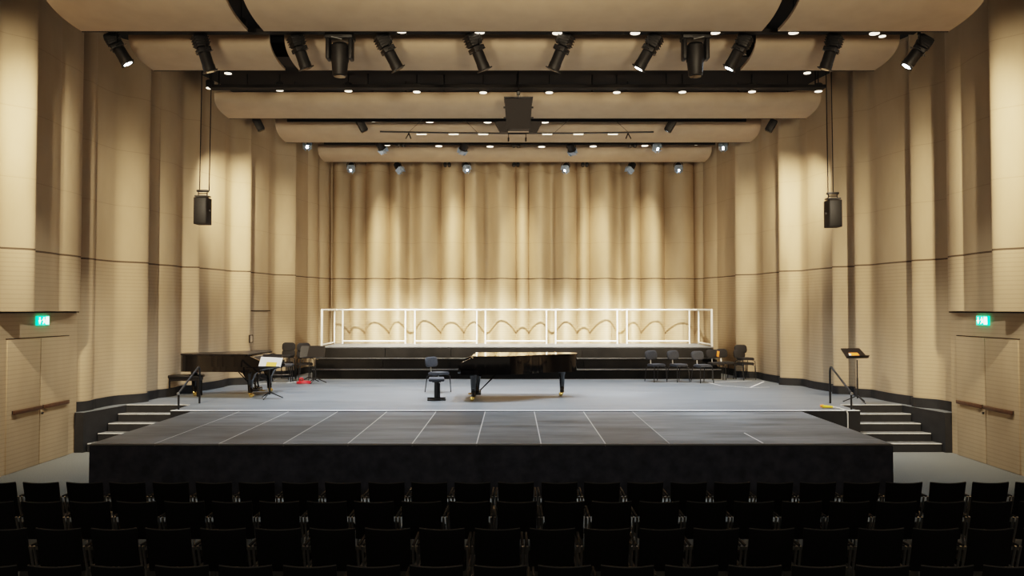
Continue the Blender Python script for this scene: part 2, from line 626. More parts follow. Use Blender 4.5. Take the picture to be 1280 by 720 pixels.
# cloth skirt with soft folds
mb = MB()
N, R_ = 260, 8
for side in ('front',):
    vs, fs = [], []
    for j in range(R_ + 1):
        z = (SZ - 0.05) * (1 - j / R_)
        for i in range(N + 1):
            x = EXL + (EXR - EXL) * i / N
            w = 0.012 * math.sin(x * 7.1 + math.sin(x * 1.7) * 2) + 0.010 * math.sin(x * 2.3 + z * 2.5) + 0.012 * math.sin(x * 13 + z * 4) * (j / R_)
            fold = 0.02 * math.exp(-((x - 1.75 - (0.75 - z) * 0.7) / 0.12) ** 2)
            vs.append((x, EY0 - yc - 0.03 + w * (0.3 + j / R_) - fold, z))
    for j in range(R_):
        for i in range(N):
            a = j * (N + 1) + i
            fs.append((a, a + 1, a + N + 2, a + N + 1))
    mb.add(vs, fs)
for x in (EXL - 0.01, EXR + 0.01):
    mb.add([(x, EY0 - yc - 0.03, 0), (x, EY1 - yc, 0), (x, EY1 - yc, SZ - 0.05), (x, EY0 - yc - 0.03, SZ - 0.05)], [(0, 1, 2, 3)])
mb.build('skirt', M['skirt'], ext, 60)
mb = MB()
mb.box(((EXL + EXR) / 2, EY0 - yc - 0.012, SZ - 0.026), (EXR - EXL, 0.02, 0.022))
tag(mb.build('edge_trim', M['alu'], ext), 'pale front edge strip')
mb = MB()
mb.box((3.9, EY0 - yc + 0.55, SZ - 0.0105), (0.02, 1.0, 0.002))
mb.build('tape_mark', M['tape'], ext)

# white strip along the permanent edge
mb = MB()
mb.box(((XSL + XSR) / 2, SFY + 0.045, SZ + 0.003), (XSR - XSL, 0.09, 0.006))
tag(mb.build('edge_strip', M['tape'], None), 'white edge strip running across the stage behind the forestage boards', 'edge strip')

# stairs
for sgn, xa, xb, nm in ((1, XSR, 8.40, 'right'), (-1, XSL, -8.34, 'left')):
    st = thing('stage_steps', 'flight of black steps with pale nosings at the %s side of the stage' % nm, 'steps', ((xa + xb) / 2, 16.4, 0), 0, 'stage stairs')
    flare = [8.40, 8.45, 8.51, 8.57, 8.63] if sgn > 0 else [8.34, 8.38, 8.44, 8.50, 8.56]
    xm = (xa + xb) / 2
    for k in range(1, 5):
        zt = SZ - 0.16 * k
        xo = sgn * flare[k]
        cx, w = (xa + xo) / 2 - xm, abs(xo - xa) - 0.01
        y0, y1 = STY - 0.29 * k, STY - 0.29 * (k - 1)
        mb = MB()
        mb.box((cx, (y0 + y1) / 2 - 16.4 - 0.004, zt / 2), (w, 0.285, zt - 0.002))
        s_ = mb.build('step', M['blackwood'], st)
        mb = MB()
        mb.box((cx, (y0 + y1) / 2 - 16.4, zt + 0.003), (w, 0.288, 0.006))
        mb.build('tread', M['steptop'], s_)
        mb = MB()
        mb.box((cx, y0 - 16.4 + 0.022, zt + 0.005), (w, 0.05, 0.012))
        tag(mb.build('nosing', M['nosing'], s_), 'pale nosing')
    cx, w = 0.0, abs(xb - xa) - 0.01
    mb = MB()
    mb.box((cx, STY - 16.4 + 0.022, SZ + 0.004), (w, 0.05, 0.008))
    tag(mb.build('nosing', M['nosing'], st), 'pale nosing')

# handrails on the stage edge beside the stairs
for sgn, x in ((1, 6.99), (-1, -6.90)):
    hr = thing('stair_handrail', 'bent dark steel handrail beside the %s stage steps' % ('right' if sgn > 0 else 'left'), 'handrail', (x, 17.0, SZ), 0, 'stair handrails')
    yA, yB = 0.50, -0.62
    mb = MB()
    P = [(0, yA, 0.0), (0, yA, 0.70), (0, yA - 0.015, 0.76), (0, yA - 0.05, 0.80), (0, yA - 0.10, 0.80), (0, yA - 0.15, 0.77)]
    for i in range(1, 9):
        t = i / 8
        P.append((0, yA - 0.15 + (yB - yA + 0.15) * t, 0.77 + (0.33 - 0.77) * t))
    mb.tube(P, 0.022, 10)
    mb.build('rail', M['darksteel'], hr)
    mb = MB()
    mb.tube([(0, yB + 0.03, 0), (0, yB + 0.03, 0.36)], 0.02, 10)
    mb.build('post', M['darksteel'], hr)
    mb = MB()
    mb.lathe([(0.0, -0.03), (0.026, -0.02), (0.03, 0), (0.026, 0.02), (0, 0.03)], 12, Matrix.Translation((0, yB, 0.33)))
    mb.build('rail_end', M['steel'], hr)

# ------------------------------------------------------------------ doors, push bars, exit signs
di = 0
for sgn in (-1, 1):
    for (ya, yb) in ((13.78, 14.74), (14.76, 15.70)):
        di += 1
        mb = MB()
        x = sgn * (DX - 0.012)
        mb.box((x, (ya + yb) / 2, 1.17), (0.03, yb - ya - 0.01, 2.33), bev=0.004)
        d = struct('door_%d' % di, mb, M['door'])
        hm = MB()
        hx = sgn * (DX - 0.085)
        y0, y1 = (ya + 0.10, yb - 0.03) if ya < 14 else (ya + 0.03, yb - 0.10)
        hm.box((hx, (y0 + y1) / 2, 1.06), (0.045, y1 - y0, 0.075), bev=0.012)
        h = hm.build('push_bar', M['wood'], d)
        tag(h, 'brown horizontal push bar')
        for yy in (y0 + 0.06, y1 - 0.06):
            bm_ = MB()
            bm_.box((sgn * (DX - 0.05), yy, 1.06), (0.06, 0.05, 0.06))
            bm_.build('bracket', M['darksteel'], h)
        if ya > 14:
            km = MB()
            km.lathe([(0.02, 0), (0.022, 0.02), (0.015, 0.03)], 12, Matrix.Translation((sgn * (DX - 0.027), ya + 0.05, 0.94)) @ Matrix.Rotation(-sgn * PI / 2, 4, 'Y'))
            km.build('lock_cylinder', M['darksteel'], d)
    # thin dark reveal round the pair
    mb = MB()
    mb.box((sgn * (DX - 0.004), 14.74, 2.352), (0.012, 1.96, 0.014))
    struct('trim_%d' % (3 if sgn > 0 else 4), mb, M['gap'])
    # exit sign
    es = thing('exit_sign', 'glowing green and white exit sign above the %s hall doors' % ('right' if sgn > 0 else 'left'), 'exit sign', (sgn * DX, 14.80, 2.66), 0, 'exit signs')
    W2, H2 = 0.18, 0.085
    # local frame: q = reading direction (left to right for someone facing the wall), up = z
    qs = 1 if sgn < 0 else -1

    def P2(q, z, t):
        return (-sgn * t, qs * q, z)

    def plate(polys, t, nm, m, par):
        mbb = MB()
        for pl in polys:
            k = len(pl)
            mbb.add([P2(q, z, t) for q, z in pl], [tuple(range(k))])
        return mbb.build(nm, m, par, 0)
    mb = MB()
    mb.box((-sgn * 0.02, 0, 0), (0.04, 2 * W2, 2 * H2))
    mb.build('panel', M['green'], es, 0)
    # down arrow, doorway, running figure
    plate([[(-0.135, 0.065), (-0.105, 0.065), (-0.105, 0.0), (-0.135, 0.0)], [(-0.165, 0.005), (-0.075, 0.005), (-0.12, -0.065)]], 0.0425, 'arrow', M['signwhite'], es)
    plate([[(0.06, 0.07), (0.165, 0.07), (0.165, -0.07), (0.06, -0.07)]], 0.0425, 'doorway', M['signwhite'], es)
    fig = [[(0.0 + 0.016 * math.cos(a), 0.052 + 0.016 * math.sin(a)) for a in [i * PI / 5 for i in range(10)]],
           [(-0.02, 0.033), (0.025, 0.033), (0.03, -0.015), (-0.01, -0.015)],
           [(0.008, -0.012), (0.03, -0.012), (0.05, -0.04), (0.035, -0.05)],
           [(-0.01, -0.012), (0.012, -0.012), (-0.02, -0.065), (-0.04, -0.06)],
           [(0.02, 0.032), (0.032, 0.02), (0.055, -0.005), (0.045, -0.012)],
           [(-0.02, 0.033), (-0.01, 0.02), (-0.045, 0.0), (-0.05, 0.012)]]
    plate(fig, 0.0435, 'figure', M['signwhite'], es)

# light switch / fittings on the left wall
mb = MB()
p = at(313, 423, 22.2)
mb.box((0, 0, 0), (0.03, 0.02, 0.14))
for dx in (-0.05, 0.05):
    mb.box((dx, 0, 0.0), (0.012, 0.03, 0.2))
for dz in (-0.1, 0.1):
    mb.box((0, 0, dz), (0.112, 0.03, 0.012))

# ------------------------------------------------------------------ ceiling reflectors


def reflector(x0, x1, Yn, Yb, zb, b, label):
    t = thing('ceiling_reflector', label, 'ceiling panel', ((x0 + x1) / 2, (Yn + Yb) / 2, zb), 0, 'curved acoustic ceiling panels')
    xc, yc_ = (x0 + x1) / 2, (Yn + Yb) / 2
    n = 26
    prof = []
    for i in range(n + 1):
        f = PI / 2 * i / n
        prof.append((Yn + (Yb - Yn) * (1 - max(0.0, math.cos(f)) ** 0.72), zb + b * (1 - math.sin(f) ** 0.72)))
    th = 0.05
    outer = prof
    inner = [(y + th * 0.6, z + th) for y, z in prof]
    mb = MB()
    k = len(prof)
    vs = []
    for x in (x0, x1):
        vs += [(x - xc, y - yc_, z - zb) for y, z in outer]
        vs += [(x - xc, y - yc_, z - zb) for y, z in inner]
    fs = []
    for i in range(k - 1):
        fs += [(i, i + 1, 2 * k + i + 1, 2 * k + i), (k + i, k + i + 1, 3 * k + i + 1, 3 * k + i),
               (i, i + 1, k + i + 1, k + i), (2 * k + i, 2 * k + i + 1, 3 * k + i + 1, 3 * k + i)]
    fs += [(0, k, 3 * k, 2 * k), (k - 1, 2 * k - 1, 4 * k - 1, 3 * k - 1)]
    mb.add(vs, fs)
    mb.build('shell', M['panel'], t)
    # dark edge ribs and hangers on the back
    mb = MB()
    mb.box((0, Yb - yc_ + 0.02, 0.04), (x1 - x0, 0.03, 0.09))
    mb.build('rear_edge', M['ceil'], t)
    for x in (x0 + 0.5, (x0 + x1) / 2, x1 - 0.5):
        mb = MB()
        mb.tube([(x - xc, Yb - yc_ - 0.15, 0.05), (x - xc, Yb - yc_ - 0.15, CEILZ - zb)], 0.012, 6)
        mb.build('hanger', M['black'], t)
    return t


ZP1 = at(641, 39, 13.5).z
ZP2 = at(641, 88, 15.75).z
ZP3 = at(641, 148, 19.7).z
ZP4 = at(641, 178, 22.6).z
ZP5 = at(641, 202.5, 25.5).z
J = 4.42
g_ = 0.14
reflector(-7.42, -J - g_, 12.1, 13.5, ZP1, 0.75, 'left section of the nearest curved beige ceiling panel')
reflector(-J + g_, J - g_, 12.1, 13.5, ZP1, 0.75, 'wide middle section of the nearest curved beige ceiling panel')
reflector(J + g_, 7.5, 12.1, 13.5, ZP1, 0.75, 'right section of the nearest curved beige ceiling panel')
b2 = at(641, 42.5, 14.7).z - ZP2
reflector(-7.2, -J - g_, 14.7, 15.75, ZP2, b2, 'left section of the second beige ceiling panel behind the spotlights')
reflector(-J + g_, J - g_, 14.7, 15.75, ZP2, b2, 'wide middle section of the second beige ceiling panel behind the spotlights')
reflector(J + g_, 7.25, 14.7, 15.75, ZP2, b2, 'right section of the second beige ceiling panel behind the spotlights')
b3 = at(641, 117.5, 18.7).z - ZP3
reflector(-7.1, 7.33, 18.7, 19.7, ZP3, b3, 'long beige ceiling panel behind the hanging centre loudspeaker, third from the front')
reflector(-6.5, 6.8, 21.55, 22.6, ZP4, 0.40, 'long beige ceiling panel above the thin hanging bar, fourth from the front')
b5 = at(641, 182, 24.55).z - ZP5
reflector(-6.08, 6.2, 24.55, 25.5, ZP5, b5, 'shortest and rearmost curved beige ceiling panel, close to the back wall')


# black technical beams in the slots (what the fixtures hang from)
def beam(Y, z, x0, x1, label, w=0.12):
    t = thing('lighting_beam', label, 'lighting beam', ((x0 + x1) / 2, Y, z), 0, 'black lighting beams in the ceiling slots')
    L_ = x1 - x0
    mb = MB()
    mb.box((0, 0, 0), (L_, w, 0.07))
    mb.build('rail', M['ceil'], t)
    k = max(2, int(L_ / 3))
    for i in range(k + 1):
        x = -L_ / 2 + 0.2 + (L_ - 0.4) * i / k
        mb = MB()
        mb.tube([(x, 0, 0.03), (x, 0, CEILZ - z)], 0.015, 6)
        mb.build('hanger', M['black'], t)
    return t


YF = 14.05
ZF = at(641, 41.0, YF).z
beam(YF, ZF + 0.02, -7.1, 7.2, 'black lighting beam behind the nearest ceiling panel carrying the profile spotlights')
YB_ = 18.2
ZB_ = at(641, 112, YB_).z + 0.05
beam(YB_, ZB_, -7.0, 7.2, 'black lighting beam in the wide dark slot above the centre loudspeaker', 0.25)
YC = 20.6
ZC = at(641, 150.5, YC).z
beam(YC, ZC, -5.9, 6.1, 'thin black beam between the third and fourth ceiling panels', 0.06)
YD = 23.4
ZD = at(641, 179.5, YD).z
beam(YD, ZD, -5.6, 6.0, 'black lighting beam between the fourth and rearmost ceiling panels')
YE = 25.75
ZE = at(641, 199, YE).z
beam(YE, ZE, -5.9, 6.1, 'black lighting beam behind the rearmost ceiling panel')

# dark bridge in the wide slot
mb = MB()
mb.box((0, 17.0, at(641, 89, 17.0).z + 0.35), (13.4, 0.7, 0.3))
mb.box((0, 17.9, at(641, 97, 17.9).z + 0.3), (13.2, 0.7, 0.25))
t = mb.build('technical_bridge', M['ceil'])
tag(t, 'black technical bridge in the wide dark slot between second and third ceiling panels', 'bridge')


# ------------------------------------------------------------------ fixtures
def clearname(n):
    return n


def downlight_proto(u, v, Y, label, group, r=0.075):
    p = at(u, v, Y)
    t = thing('downlight', label, 'downlight', p, 0, group)
    mb = MB()
    mb.lathe([(r * 1.12, 0.0), (r * 1.12, 0.16), (r * 0.9, 0.18)], 20, None)
    # open can: ring + recessed face
    mb.build('housing', M['dlrim'], t)
    mb = MB()
    mb.lathe([(r, -0.012), (r, -0.002)], 24)
    tag(mb.build('lamp_face', M['dl'], t), 'glowing warm white face')
    mb = MB()
    mb.tube([(0, 0, 0.16), (0, 0, max(0.3, CEILZ - p.z))], 0.012, 6)
    mb.build('stem', M['black'], t)
    return t


rows = [
    ('downlights in the front ceiling slot', 'glowing downlight from the left in the front ceiling slot', YF - 0.12,
     [(200.5, 35), (301.6, 36), (401, 37.5), (502, 39), (599.7, 40), (696.5, 41), (794, 41), (894, 40.5), (992, 40.5), (1093, 41.5)]),
    ('downlights in the wide dark slot', 'glowing downlight from the left in the wide dark slot', 18.45,
     [(262.5, 110), (349.5, 112.5), (435.5, 113.5), (521, 114.8), (604, 115.6), (686.5, 115.6), (771, 115.4), (853, 115), (940, 114.5), (1023, 114)]),
    ('downlights between third and fourth panels', 'glowing downlight from the left between third and fourth panels', 20.9,
     [(394, 149.5), (466, 151), (537, 152), (609.5, 152.5), (681, 152.5)]),
    ('downlights before the rearmost panel', 'glowing downlight from the left before the rearmost panel', 23.9,
     [(418, 180), (483.5, 181), (548.5, 182.5), (612.5, 183), (677, 183.3), (741.5, 182.8), (806, 182), (871, 180.3)]),
]
for grp, lab, Y, L_ in rows:
    for i, (u, v) in enumerate(L_):
        downlight_proto(u, v, Y, ORD[i] + ' ' + lab, grp, 0.085 if Y < 20 else 0.1)
downlight_proto(285, 91.5, 17.2, 'tilted downlight alone at the left end of the wide dark slot, under the second panel', 'end downlights')
downlight_proto(1009, 91, 17.2, 'tilted downlight alone at the right end of the wide dark slot, under the second panel', 'end downlights')
downlight_proto(215, 35.5, 14.3, 'small extra downlight beside the leftmost one in the front ceiling slot', 'small extra downlights', 0.045)
downlight_proto(1103, 45, 14.3, 'small extra downlight beside the rightmost one in the front ceiling slot', 'small extra downlights', 0.06)


def profile_spot(u0, v0, u1, v1, label, lit, Y=YF):
    a, b = at(u0, v0, Y), at(u1, v1, Y + 0.12)
    t = thing('profile_spotlight', label, 'spotlight', a, 0, 'profile spotlights under the front slot')
    L_ = (b - a).length
    aim(t, b - a)
    # rear lamp house (ribbed), gate with shutters, barrel, colour frame
    mb = MB()
    mb.box((0, 0, -L_ * 0.17), (0.23, 0.23, L_ * 0.34), bev=0.02)
    for i in range(4):
        mb.box((0, 0, -L_ * (0.06 + 0.07 * i)), (0.255, 0.255, 0.018))
    mb.box((0, 0.0, -L_ * 0.43), (0.26, 0.22, L_ * 0.13), bev=0.012)
    mb.build('lamp_house', M['black'], t)
    for s in (-1, 1):
        mb = MB()
        mb.box((s * 0.15, 0.02, -L_ * 0.45), (0.05, 0.10, 0.006))
        mb.build('shutter', M['darksteel'], t)
        mb = MB()
        mb.box((0.02, s * 0.125, -L_ * 0.47), (0.09, 0.05, 0.006))
        mb.build('shutter', M['darksteel'], t)
    mb = MB()
    mb.lathe([(0.095, -L_ * 0.48), (0.104, -L_ * 0.52), (0.104, -L_ * 0.8), (0.11, -L_ * 0.83), (0.11, -L_ * 0.985)], 20)
    bar = mb.build('barrel', M['black'], t)
    mb = MB()
    mb.box((0, 0, -L_ * 0.985), (0.222, 0.222, 0.02), bev=0.004)
    mb.build('colour_frame', M['black'], t)
    mb = MB()
    mb.lathe([(0.075, -L_ * 1.004), (0.072, -L_ * 0.996)], 20)
    tag(mb.build('lens', M['lens_on'] if lit else M['lens_off'], bar), 'glowing lens' if lit else 'dark glass lens')
    # yoke and clamp
    rot = t.rotation_euler.to_matrix().inverted()
    up = rot @ Vector((0, 0, 1))
    piv = Vector((0, 0, -L_ * 0.40))
    hook = piv + up * (L_ * 0.40 + 0.02)
    sx = Vector((0.17, 0, 0))
    mb = MB()
    mb.tube([piv + sx, piv + sx + up * L_ * 0.3, hook + sx * 0.3, hook - sx * 0.3, piv - sx + up * L_ * 0.3, piv - sx], 0.012, 6)
    mb.build('yoke', M['black'], t)
    mb = MB()
    mb.tube([hook, hook + up * 0.07], 0.03, 8)
    mb.build('clamp', M['black'], t)
    return t


PS = [(137, 42, 160, 80, 1), (248, 43, 263, 90, 0), (368, 44, 383, 86, 0), (475, 44, 498, 87, 0), (588, 42, 606, 88, 0),
      (710, 42, 691, 88, 0), (822, 44, 798, 86, 1), (934, 44, 911, 86, 1), (1045, 44, 1031, 87, 0), (1160, 47, 1133, 83, 1)]
PLAB = ['leftmost black profile spotlight, tilted against the wall with a glowing lens',
        'black profile spotlight, second from the left under the front slot',
        'black profile spotlight beside the left dark panel joint',
        'black profile spotlight just right of the left moving head',
        'black profile spotlight just left of the hall centre',
        'black profile spotlight just right of the hall centre',
        'black profile spotlight with glowing lens just left of the right moving head',
        'black profile spotlight with glowing lens beside the right dark panel joint',
        'black profile spotlight, second from the right under the front slot',
        'rightmost black profile spotlight, tilted against the wall with a glowing lens']
for (u0, v0, u1, v1, lit), lab in zip(PS, PLAB):
    profile_spot(u0, v0, u1, v1, lab, lit)


def moving_head(u, label):
    p = at(u, 42, YF - 0.1)
    t = thing('moving_head_light', label, 'moving light', p, 0, 'moving head lights')
    mb = MB()
    mb.box((0, 0, -0.06), (0.50, 0.3, 0.12), bev=0.02)
    mb.box((0, -0.155, -0.09), (0.16, 0.01, 0.02))
    mb.build('base', M['black'], t)
    for s in (-1, 1):
        mb = MB()
        mb.box((s * 0.20, 0, -0.29), (0.075, 0.22, 0.38), bev=0.03)
        mb.build('yoke_arm', M['black'], t)
    mb = MB()
    mb.lathe([(0.0, 0.02), (0.12, 0.01), (0.158, -0.04), (0.16, -0.30), (0.145, -0.34), (0.125, -0.56), (0.118, -0.57)], 24, Matrix.Translation((0, 0, -0.19)))
    hd = mb.build('head', M['black'], t)
    mb = MB()
    mb.lathe([(0.10, -0.772), (0.09, -0.762)], 20)
    mb.build('lens', M['lens_off'], hd)
    mb = MB()
    mb.box((0.0, -0.152, -0.13), (0.19, 0.012, 0.014), Matrix.Rotation(0.22 if u < 641 else -0.22, 4, 'Y'))
    tag(mb.build('label_strip', M['steel'], t), 'thin pale strip')
    mb = MB()
    mb.tube([(0.1, 0, 0), (0.1, 0, 0.06)], 0.02, 6)
    mb.tube([(-0.1, 0, 0), (-0.1, 0, 0.06)], 0.02, 6)
    mb.build('clamp', M['black'], t)


moving_head(425, 'big black moving head light on the left, hanging under the front slot')
moving_head(869, 'big black moving head light on the right, hanging under the front slot')


def small_can(u0, v0, u1, v1, label, Y):
    a, b = at(u0, v0, Y), at(u1, v1, Y + 0.05)
    t = thing('small_spotlight', label, 'spotlight', a, 0, 'small spotlights under the third panel')
    L_ = (b - a).length
    aim(t, b - a)
    mb = MB()
    mb.box((0, 0, -L_ * 0.5), (0.19, 0.19, L_), bev=0.025)
    mb.build('housing', M['black'], t)
    mb = MB()
    mb.box((0, 0, -L_ - 0.005), (0.15, 0.15, 0.012))
    mb.build('lens', M['lens_off'], t)
    rot = t.rotation_euler.to_matrix().inverted()
    up = rot @ Vector((0, 0, 1))
    pv = Vector((0, 0, -L_ * 0.4))
    sx = Vector((0.11, 0, 0))
    mb = MB()
    mb.tube([pv + sx, pv + sx + up * 0.16, up * 0.12, pv - sx + up * 0.16, pv - sx], 0.01, 6)
    mb.tube([up * 0.12, up * 0.5], 0.012, 6)
    mb.build('yoke', M['black'], t)


small_can(319, 147, 327, 163, 'small black spotlight at the far left under the third ceiling panel', 20.2)
small_can(448, 149, 456, 164, 'small black spotlight left of centre on the fourth ceiling panel', 20.7)
small_can(842, 150, 834, 164, 'small black spotlight right of centre on the fourth ceiling panel', 20.7)
small_can(968, 150, 960, 164, 'small black spotlight at the far right under the third ceiling panel', 20.2)


def fresnel(u, v, Y, d, label, group, lit, hang):
    """short drum lantern with four barn doors; d = aiming direction"""
    p = at(u, v, Y)
    t = thing('fresnel_lantern', label, 'stage light', p, 0, group)
    aim(t, d)
    mb = MB()
    mb.lathe([(0.06, 0.17), (0.10, 0.15), (0.115, 0.05), (0.115, -0.04), (0.125, -0.05), (0.125, -0.08), (0.10, -0.08)], 20)
    mb.build('drum', M['black'], t)
    mb = MB()
    mb.lathe([(0.098, -0.084), (0.085, -0.095), (0.04, -0.105)], 20)
    tag(mb.build('lens', M['lens_on'] if lit else M['lens_off'], t), 'glowing lens' if lit else 'dark lens')
    for k in range(4):
        w0, w1, hh = 0.10, 0.135, 0.17
        R = Matrix.Rotation(k * PI / 2, 4, 'Z') @ Matrix.Translation((0, 0.125, -0.08)) @ Matrix.Rotation(math.radians(-118 if k % 2 == 0 else -125), 4, 'X')
        mb = MB()
        mb.add([(-w0, 0, 0), (w0, 0, 0), (w1, hh, 0), (-w1, hh, 0), (-w0, 0, 0.006), (w0, 0, 0.006), (w1, hh, 0.006), (-w1, hh, 0.006)],
               [(0, 1, 2, 3), (4, 5, 6, 7), (0, 1, 5, 4), (1, 2, 6, 5), (2, 3, 7, 6), (3, 0, 4, 7)], R)
        mb.build('barn_door', M['door_flap'], t)
    rot = t.rotation_euler.to_matrix().inverted()
    up = rot @ Vector((0, 0, 1))
    sx = Vector((0.14, 0, 0))
    mb = MB()
    hz = max(0.12, hang - p.z)
    mb.tube([sx, sx + up * 0.1, up * 0.2 + sx * 0.4, up * 0.2 - sx * 0.4, -sx + up * 0.1, -sx], 0.01, 6)
    mb.tube([up * 0.2, up * max(0.22, hz)], 0.014, 6)
    mb.build('yoke', M['black'], t)
    return t


GF = 'barn door lights before the rearmost panel'
fresnel(384, 180.5, YD + 0.1, (0.25, -0.9, -0.55), 'glowing barn door light left of the rearmost ceiling panel', GF, True, ZD)
fresnel(476, 183, YD, (0.4, 0.6, -0.7), 'unlit barn door light, second from the left before the rearmost panel', GF, False, ZD)
fresnel(580, 184, YD, (-0.35, 0.5, -0.7), 'unlit barn door light just left of centre before the rearmost panel', GF, False, ZD)
fresnel(714, 185, YD, (0.3, 0.6, -0.7), 'unlit barn door light just right of centre before the rearmost panel', GF, False, ZD)
fresnel(820, 183, YD, (0.1, -0.9, -0.55), 'glowing barn door light on the right before the rearmost panel', GF, True, ZD)
fresnel(904, 182, YD + 0.1, (-0.25, -0.9, -0.55), 'glowing barn door light right of the rearmost ceiling panel', GF, True, ZD)
GB = 'barn door lights under the rearmost panel'
fresnel(439, 209, YE, (0.1, -0.8, -0.65), 'leftmost glowing barn door light against the back wall', GB, True, ZE)
fresnel(498, 209, YE, (0.5, -0.3, -0.75), 'barn door light, second from the left against the back wall', GB, False, ZE)
fresnel(583, 209, YE, (0.2, -0.8, -0.65), 'glowing barn door light left of centre against the back wall', GB, True, ZE)
fresnel(707, 209.5, YE, (-0.2, -0.8, -0.65), 'glowing barn door light right of centre against the back wall', GB, True, ZE)
fresnel(789, 209, YE, (-0.5, -0.3, -0.75), 'barn door light, second from the right against the back wall', GB, False, ZE)
fresnel(848, 209, YE, (-0.1, -0.8, -0.65), 'rightmost glowing barn door light against the back wall', GB, True, ZE)


def twin(u, v, Y, label, grp, hang):
    p = at(u, v, Y)
    t = thing('twin_lamp', label, 'lamp', p, 0, grp)
    mb = MB()
    mb.box((0, 0, 0.08), (0.2, 0.1, 0.03))
    mb.tube([(0, 0, 0.08), (0, 0, max(0.12, hang - p.z))], 0.012, 6)
    mb.build('bracket', M['black'], t)
    for s in (-1, 1):
        mb = MB()
        R = Matrix.Translation((s * 0.065, -0.02, 0)) @ Matrix.Rotation(math.radians(62), 4, 'X')
        mb.lathe([(0.03, -0.1), (0.055, -0.07), (0.062, 0.04), (0.05, 0.05)], 14, R)
        h = mb.build('lamp_head', M['black'], t)
        mb = MB()
        mb.lathe([(0.036, 0.052), (0.034, 0.056)], 14, R)
        mb.build('lens', M['lens_off'], h)


GT = 'small dark twin lamps under the rearmost panel'
twin(559, 206, YE, 'small dark twin lamp on the left against the back wall top', GT, ZE)
twin(645, 206, YE, 'small dark twin lamp at the centre against the back wall top', GT, ZE)
twin(731, 206, YE, 'small dark twin lamp on the right against the back wall top', GT, ZE)
GT = 'small dark twin lamps in the slot before the rearmost panel'
twin(501, 180.5, YD, 'small dark twin lamp at the left in the slot before the rearmost panel', GT, ZD)
twin(645, 181.5, YD, 'small dark twin lamp at the centre in the slot before the rearmost panel', GT, ZD)
twin(791, 181.5, YD, 'small dark twin lamp at the right in the slot before the rearmost panel', GT, ZD)

# hanging microphone bar
YBAR = 20.0
a, b = at(475, 164.5, YBAR), at(817, 165, YBAR)
c = (a + b) / 2
mbar = thing('hanging_bar', 'thin metal bar hung on wires below the fourth ceiling panel', 'bar', c)
mb = MB()
mb.tube([a - c, at(560, 166.2, YBAR) - c, at(640, 166.8, YBAR) - c, at(730, 166.4, YBAR) - c, b - c], 0.022, 10)
mb.build('pipe', M['darksteel'], mbar)
for (ut, ul, ur) in ((555, 511, 596), (740, 694, 785)):
    topp = at(ut, 124, YBAR)
    mb = MB()
    mb.tube([topp + Vector((0, 0, 1.0)) - c, topp - c], 0.02, 6)
    mb.build('drop_rod', M['black'], mbar)
    for uu in (ul, ur):
        mb = MB()
        mb.tube([topp - c, at(uu, 165, YBAR) - c], 0.006, 5)
        mb.build('wire', M['darksteel'], mbar)
for uu in (527, 567, 604, 684, 723, 766):  # glowing pieces added to stand for reflections on the pipe
    p = at(uu, 166, YBAR)
    t = thing('bar_glint', ORD[[527, 567, 604, 684, 723, 766].index(uu)] + ' flat added glint from the left along the thin hanging bar', 'light', p, 0, 'flat added glints on the hanging bar')
    mb = MB()
    mb.box((0, 0, -0.03), (0.26, 0.07, 0.02), bev=0.005)
    mb.build('case', M['white'], t)
    mb = MB()
    mb.box((0, 0, -0.043), (0.24, 0.06, 0.008))
    mb.build('glint_face', M['dl'], t)
for uu, s in ((511, -1), (785, 1)):
    p = at(uu, 165.5, YBAR)
    t = thing('small_microphone', 'small forked microphone hanging below the %s end of the thin bar' % ('left' if s < 0 else 'right'), 'microphone', p, 0, 'microphones on the hanging bar')
    mb = MB()
    mb.tube([(0.0, 0, 0), (0, 0, -0.07)], 0.014, 6)
    mb.build('stem', M['black'], t)
    for dx in (-0.06, 0.04):
        mb = MB()
        mb.tube([(0, 0, -0.02), (dx * 1.3 * -s, 0.02, -0.16)], 0.016, 8)
        mb.build('capsule', M['black'], t)
p = at(646.5, 167, YBAR)
t = thing('microphone_frame', 'two dark microphones dropped from the thin bar below the centre loudspeaker', 'microphone', p)
mb = MB()
mb.tube([(-0.24, 0, -0.005), (0.24, 0, -0.005)], 0.016, 6)
mb.build('crossbar', M['black'], t)
for dx in (-0.22, 0.22):
    mb = MB()
    mb.tube([(dx, 0, 0), (dx, 0, -0.13)], 0.010, 6)
    mb.tube([(dx, 0, -0.10), (dx, 0, -0.20)], 0.022, 8)
    mb.build('microphone', M['black'], t)

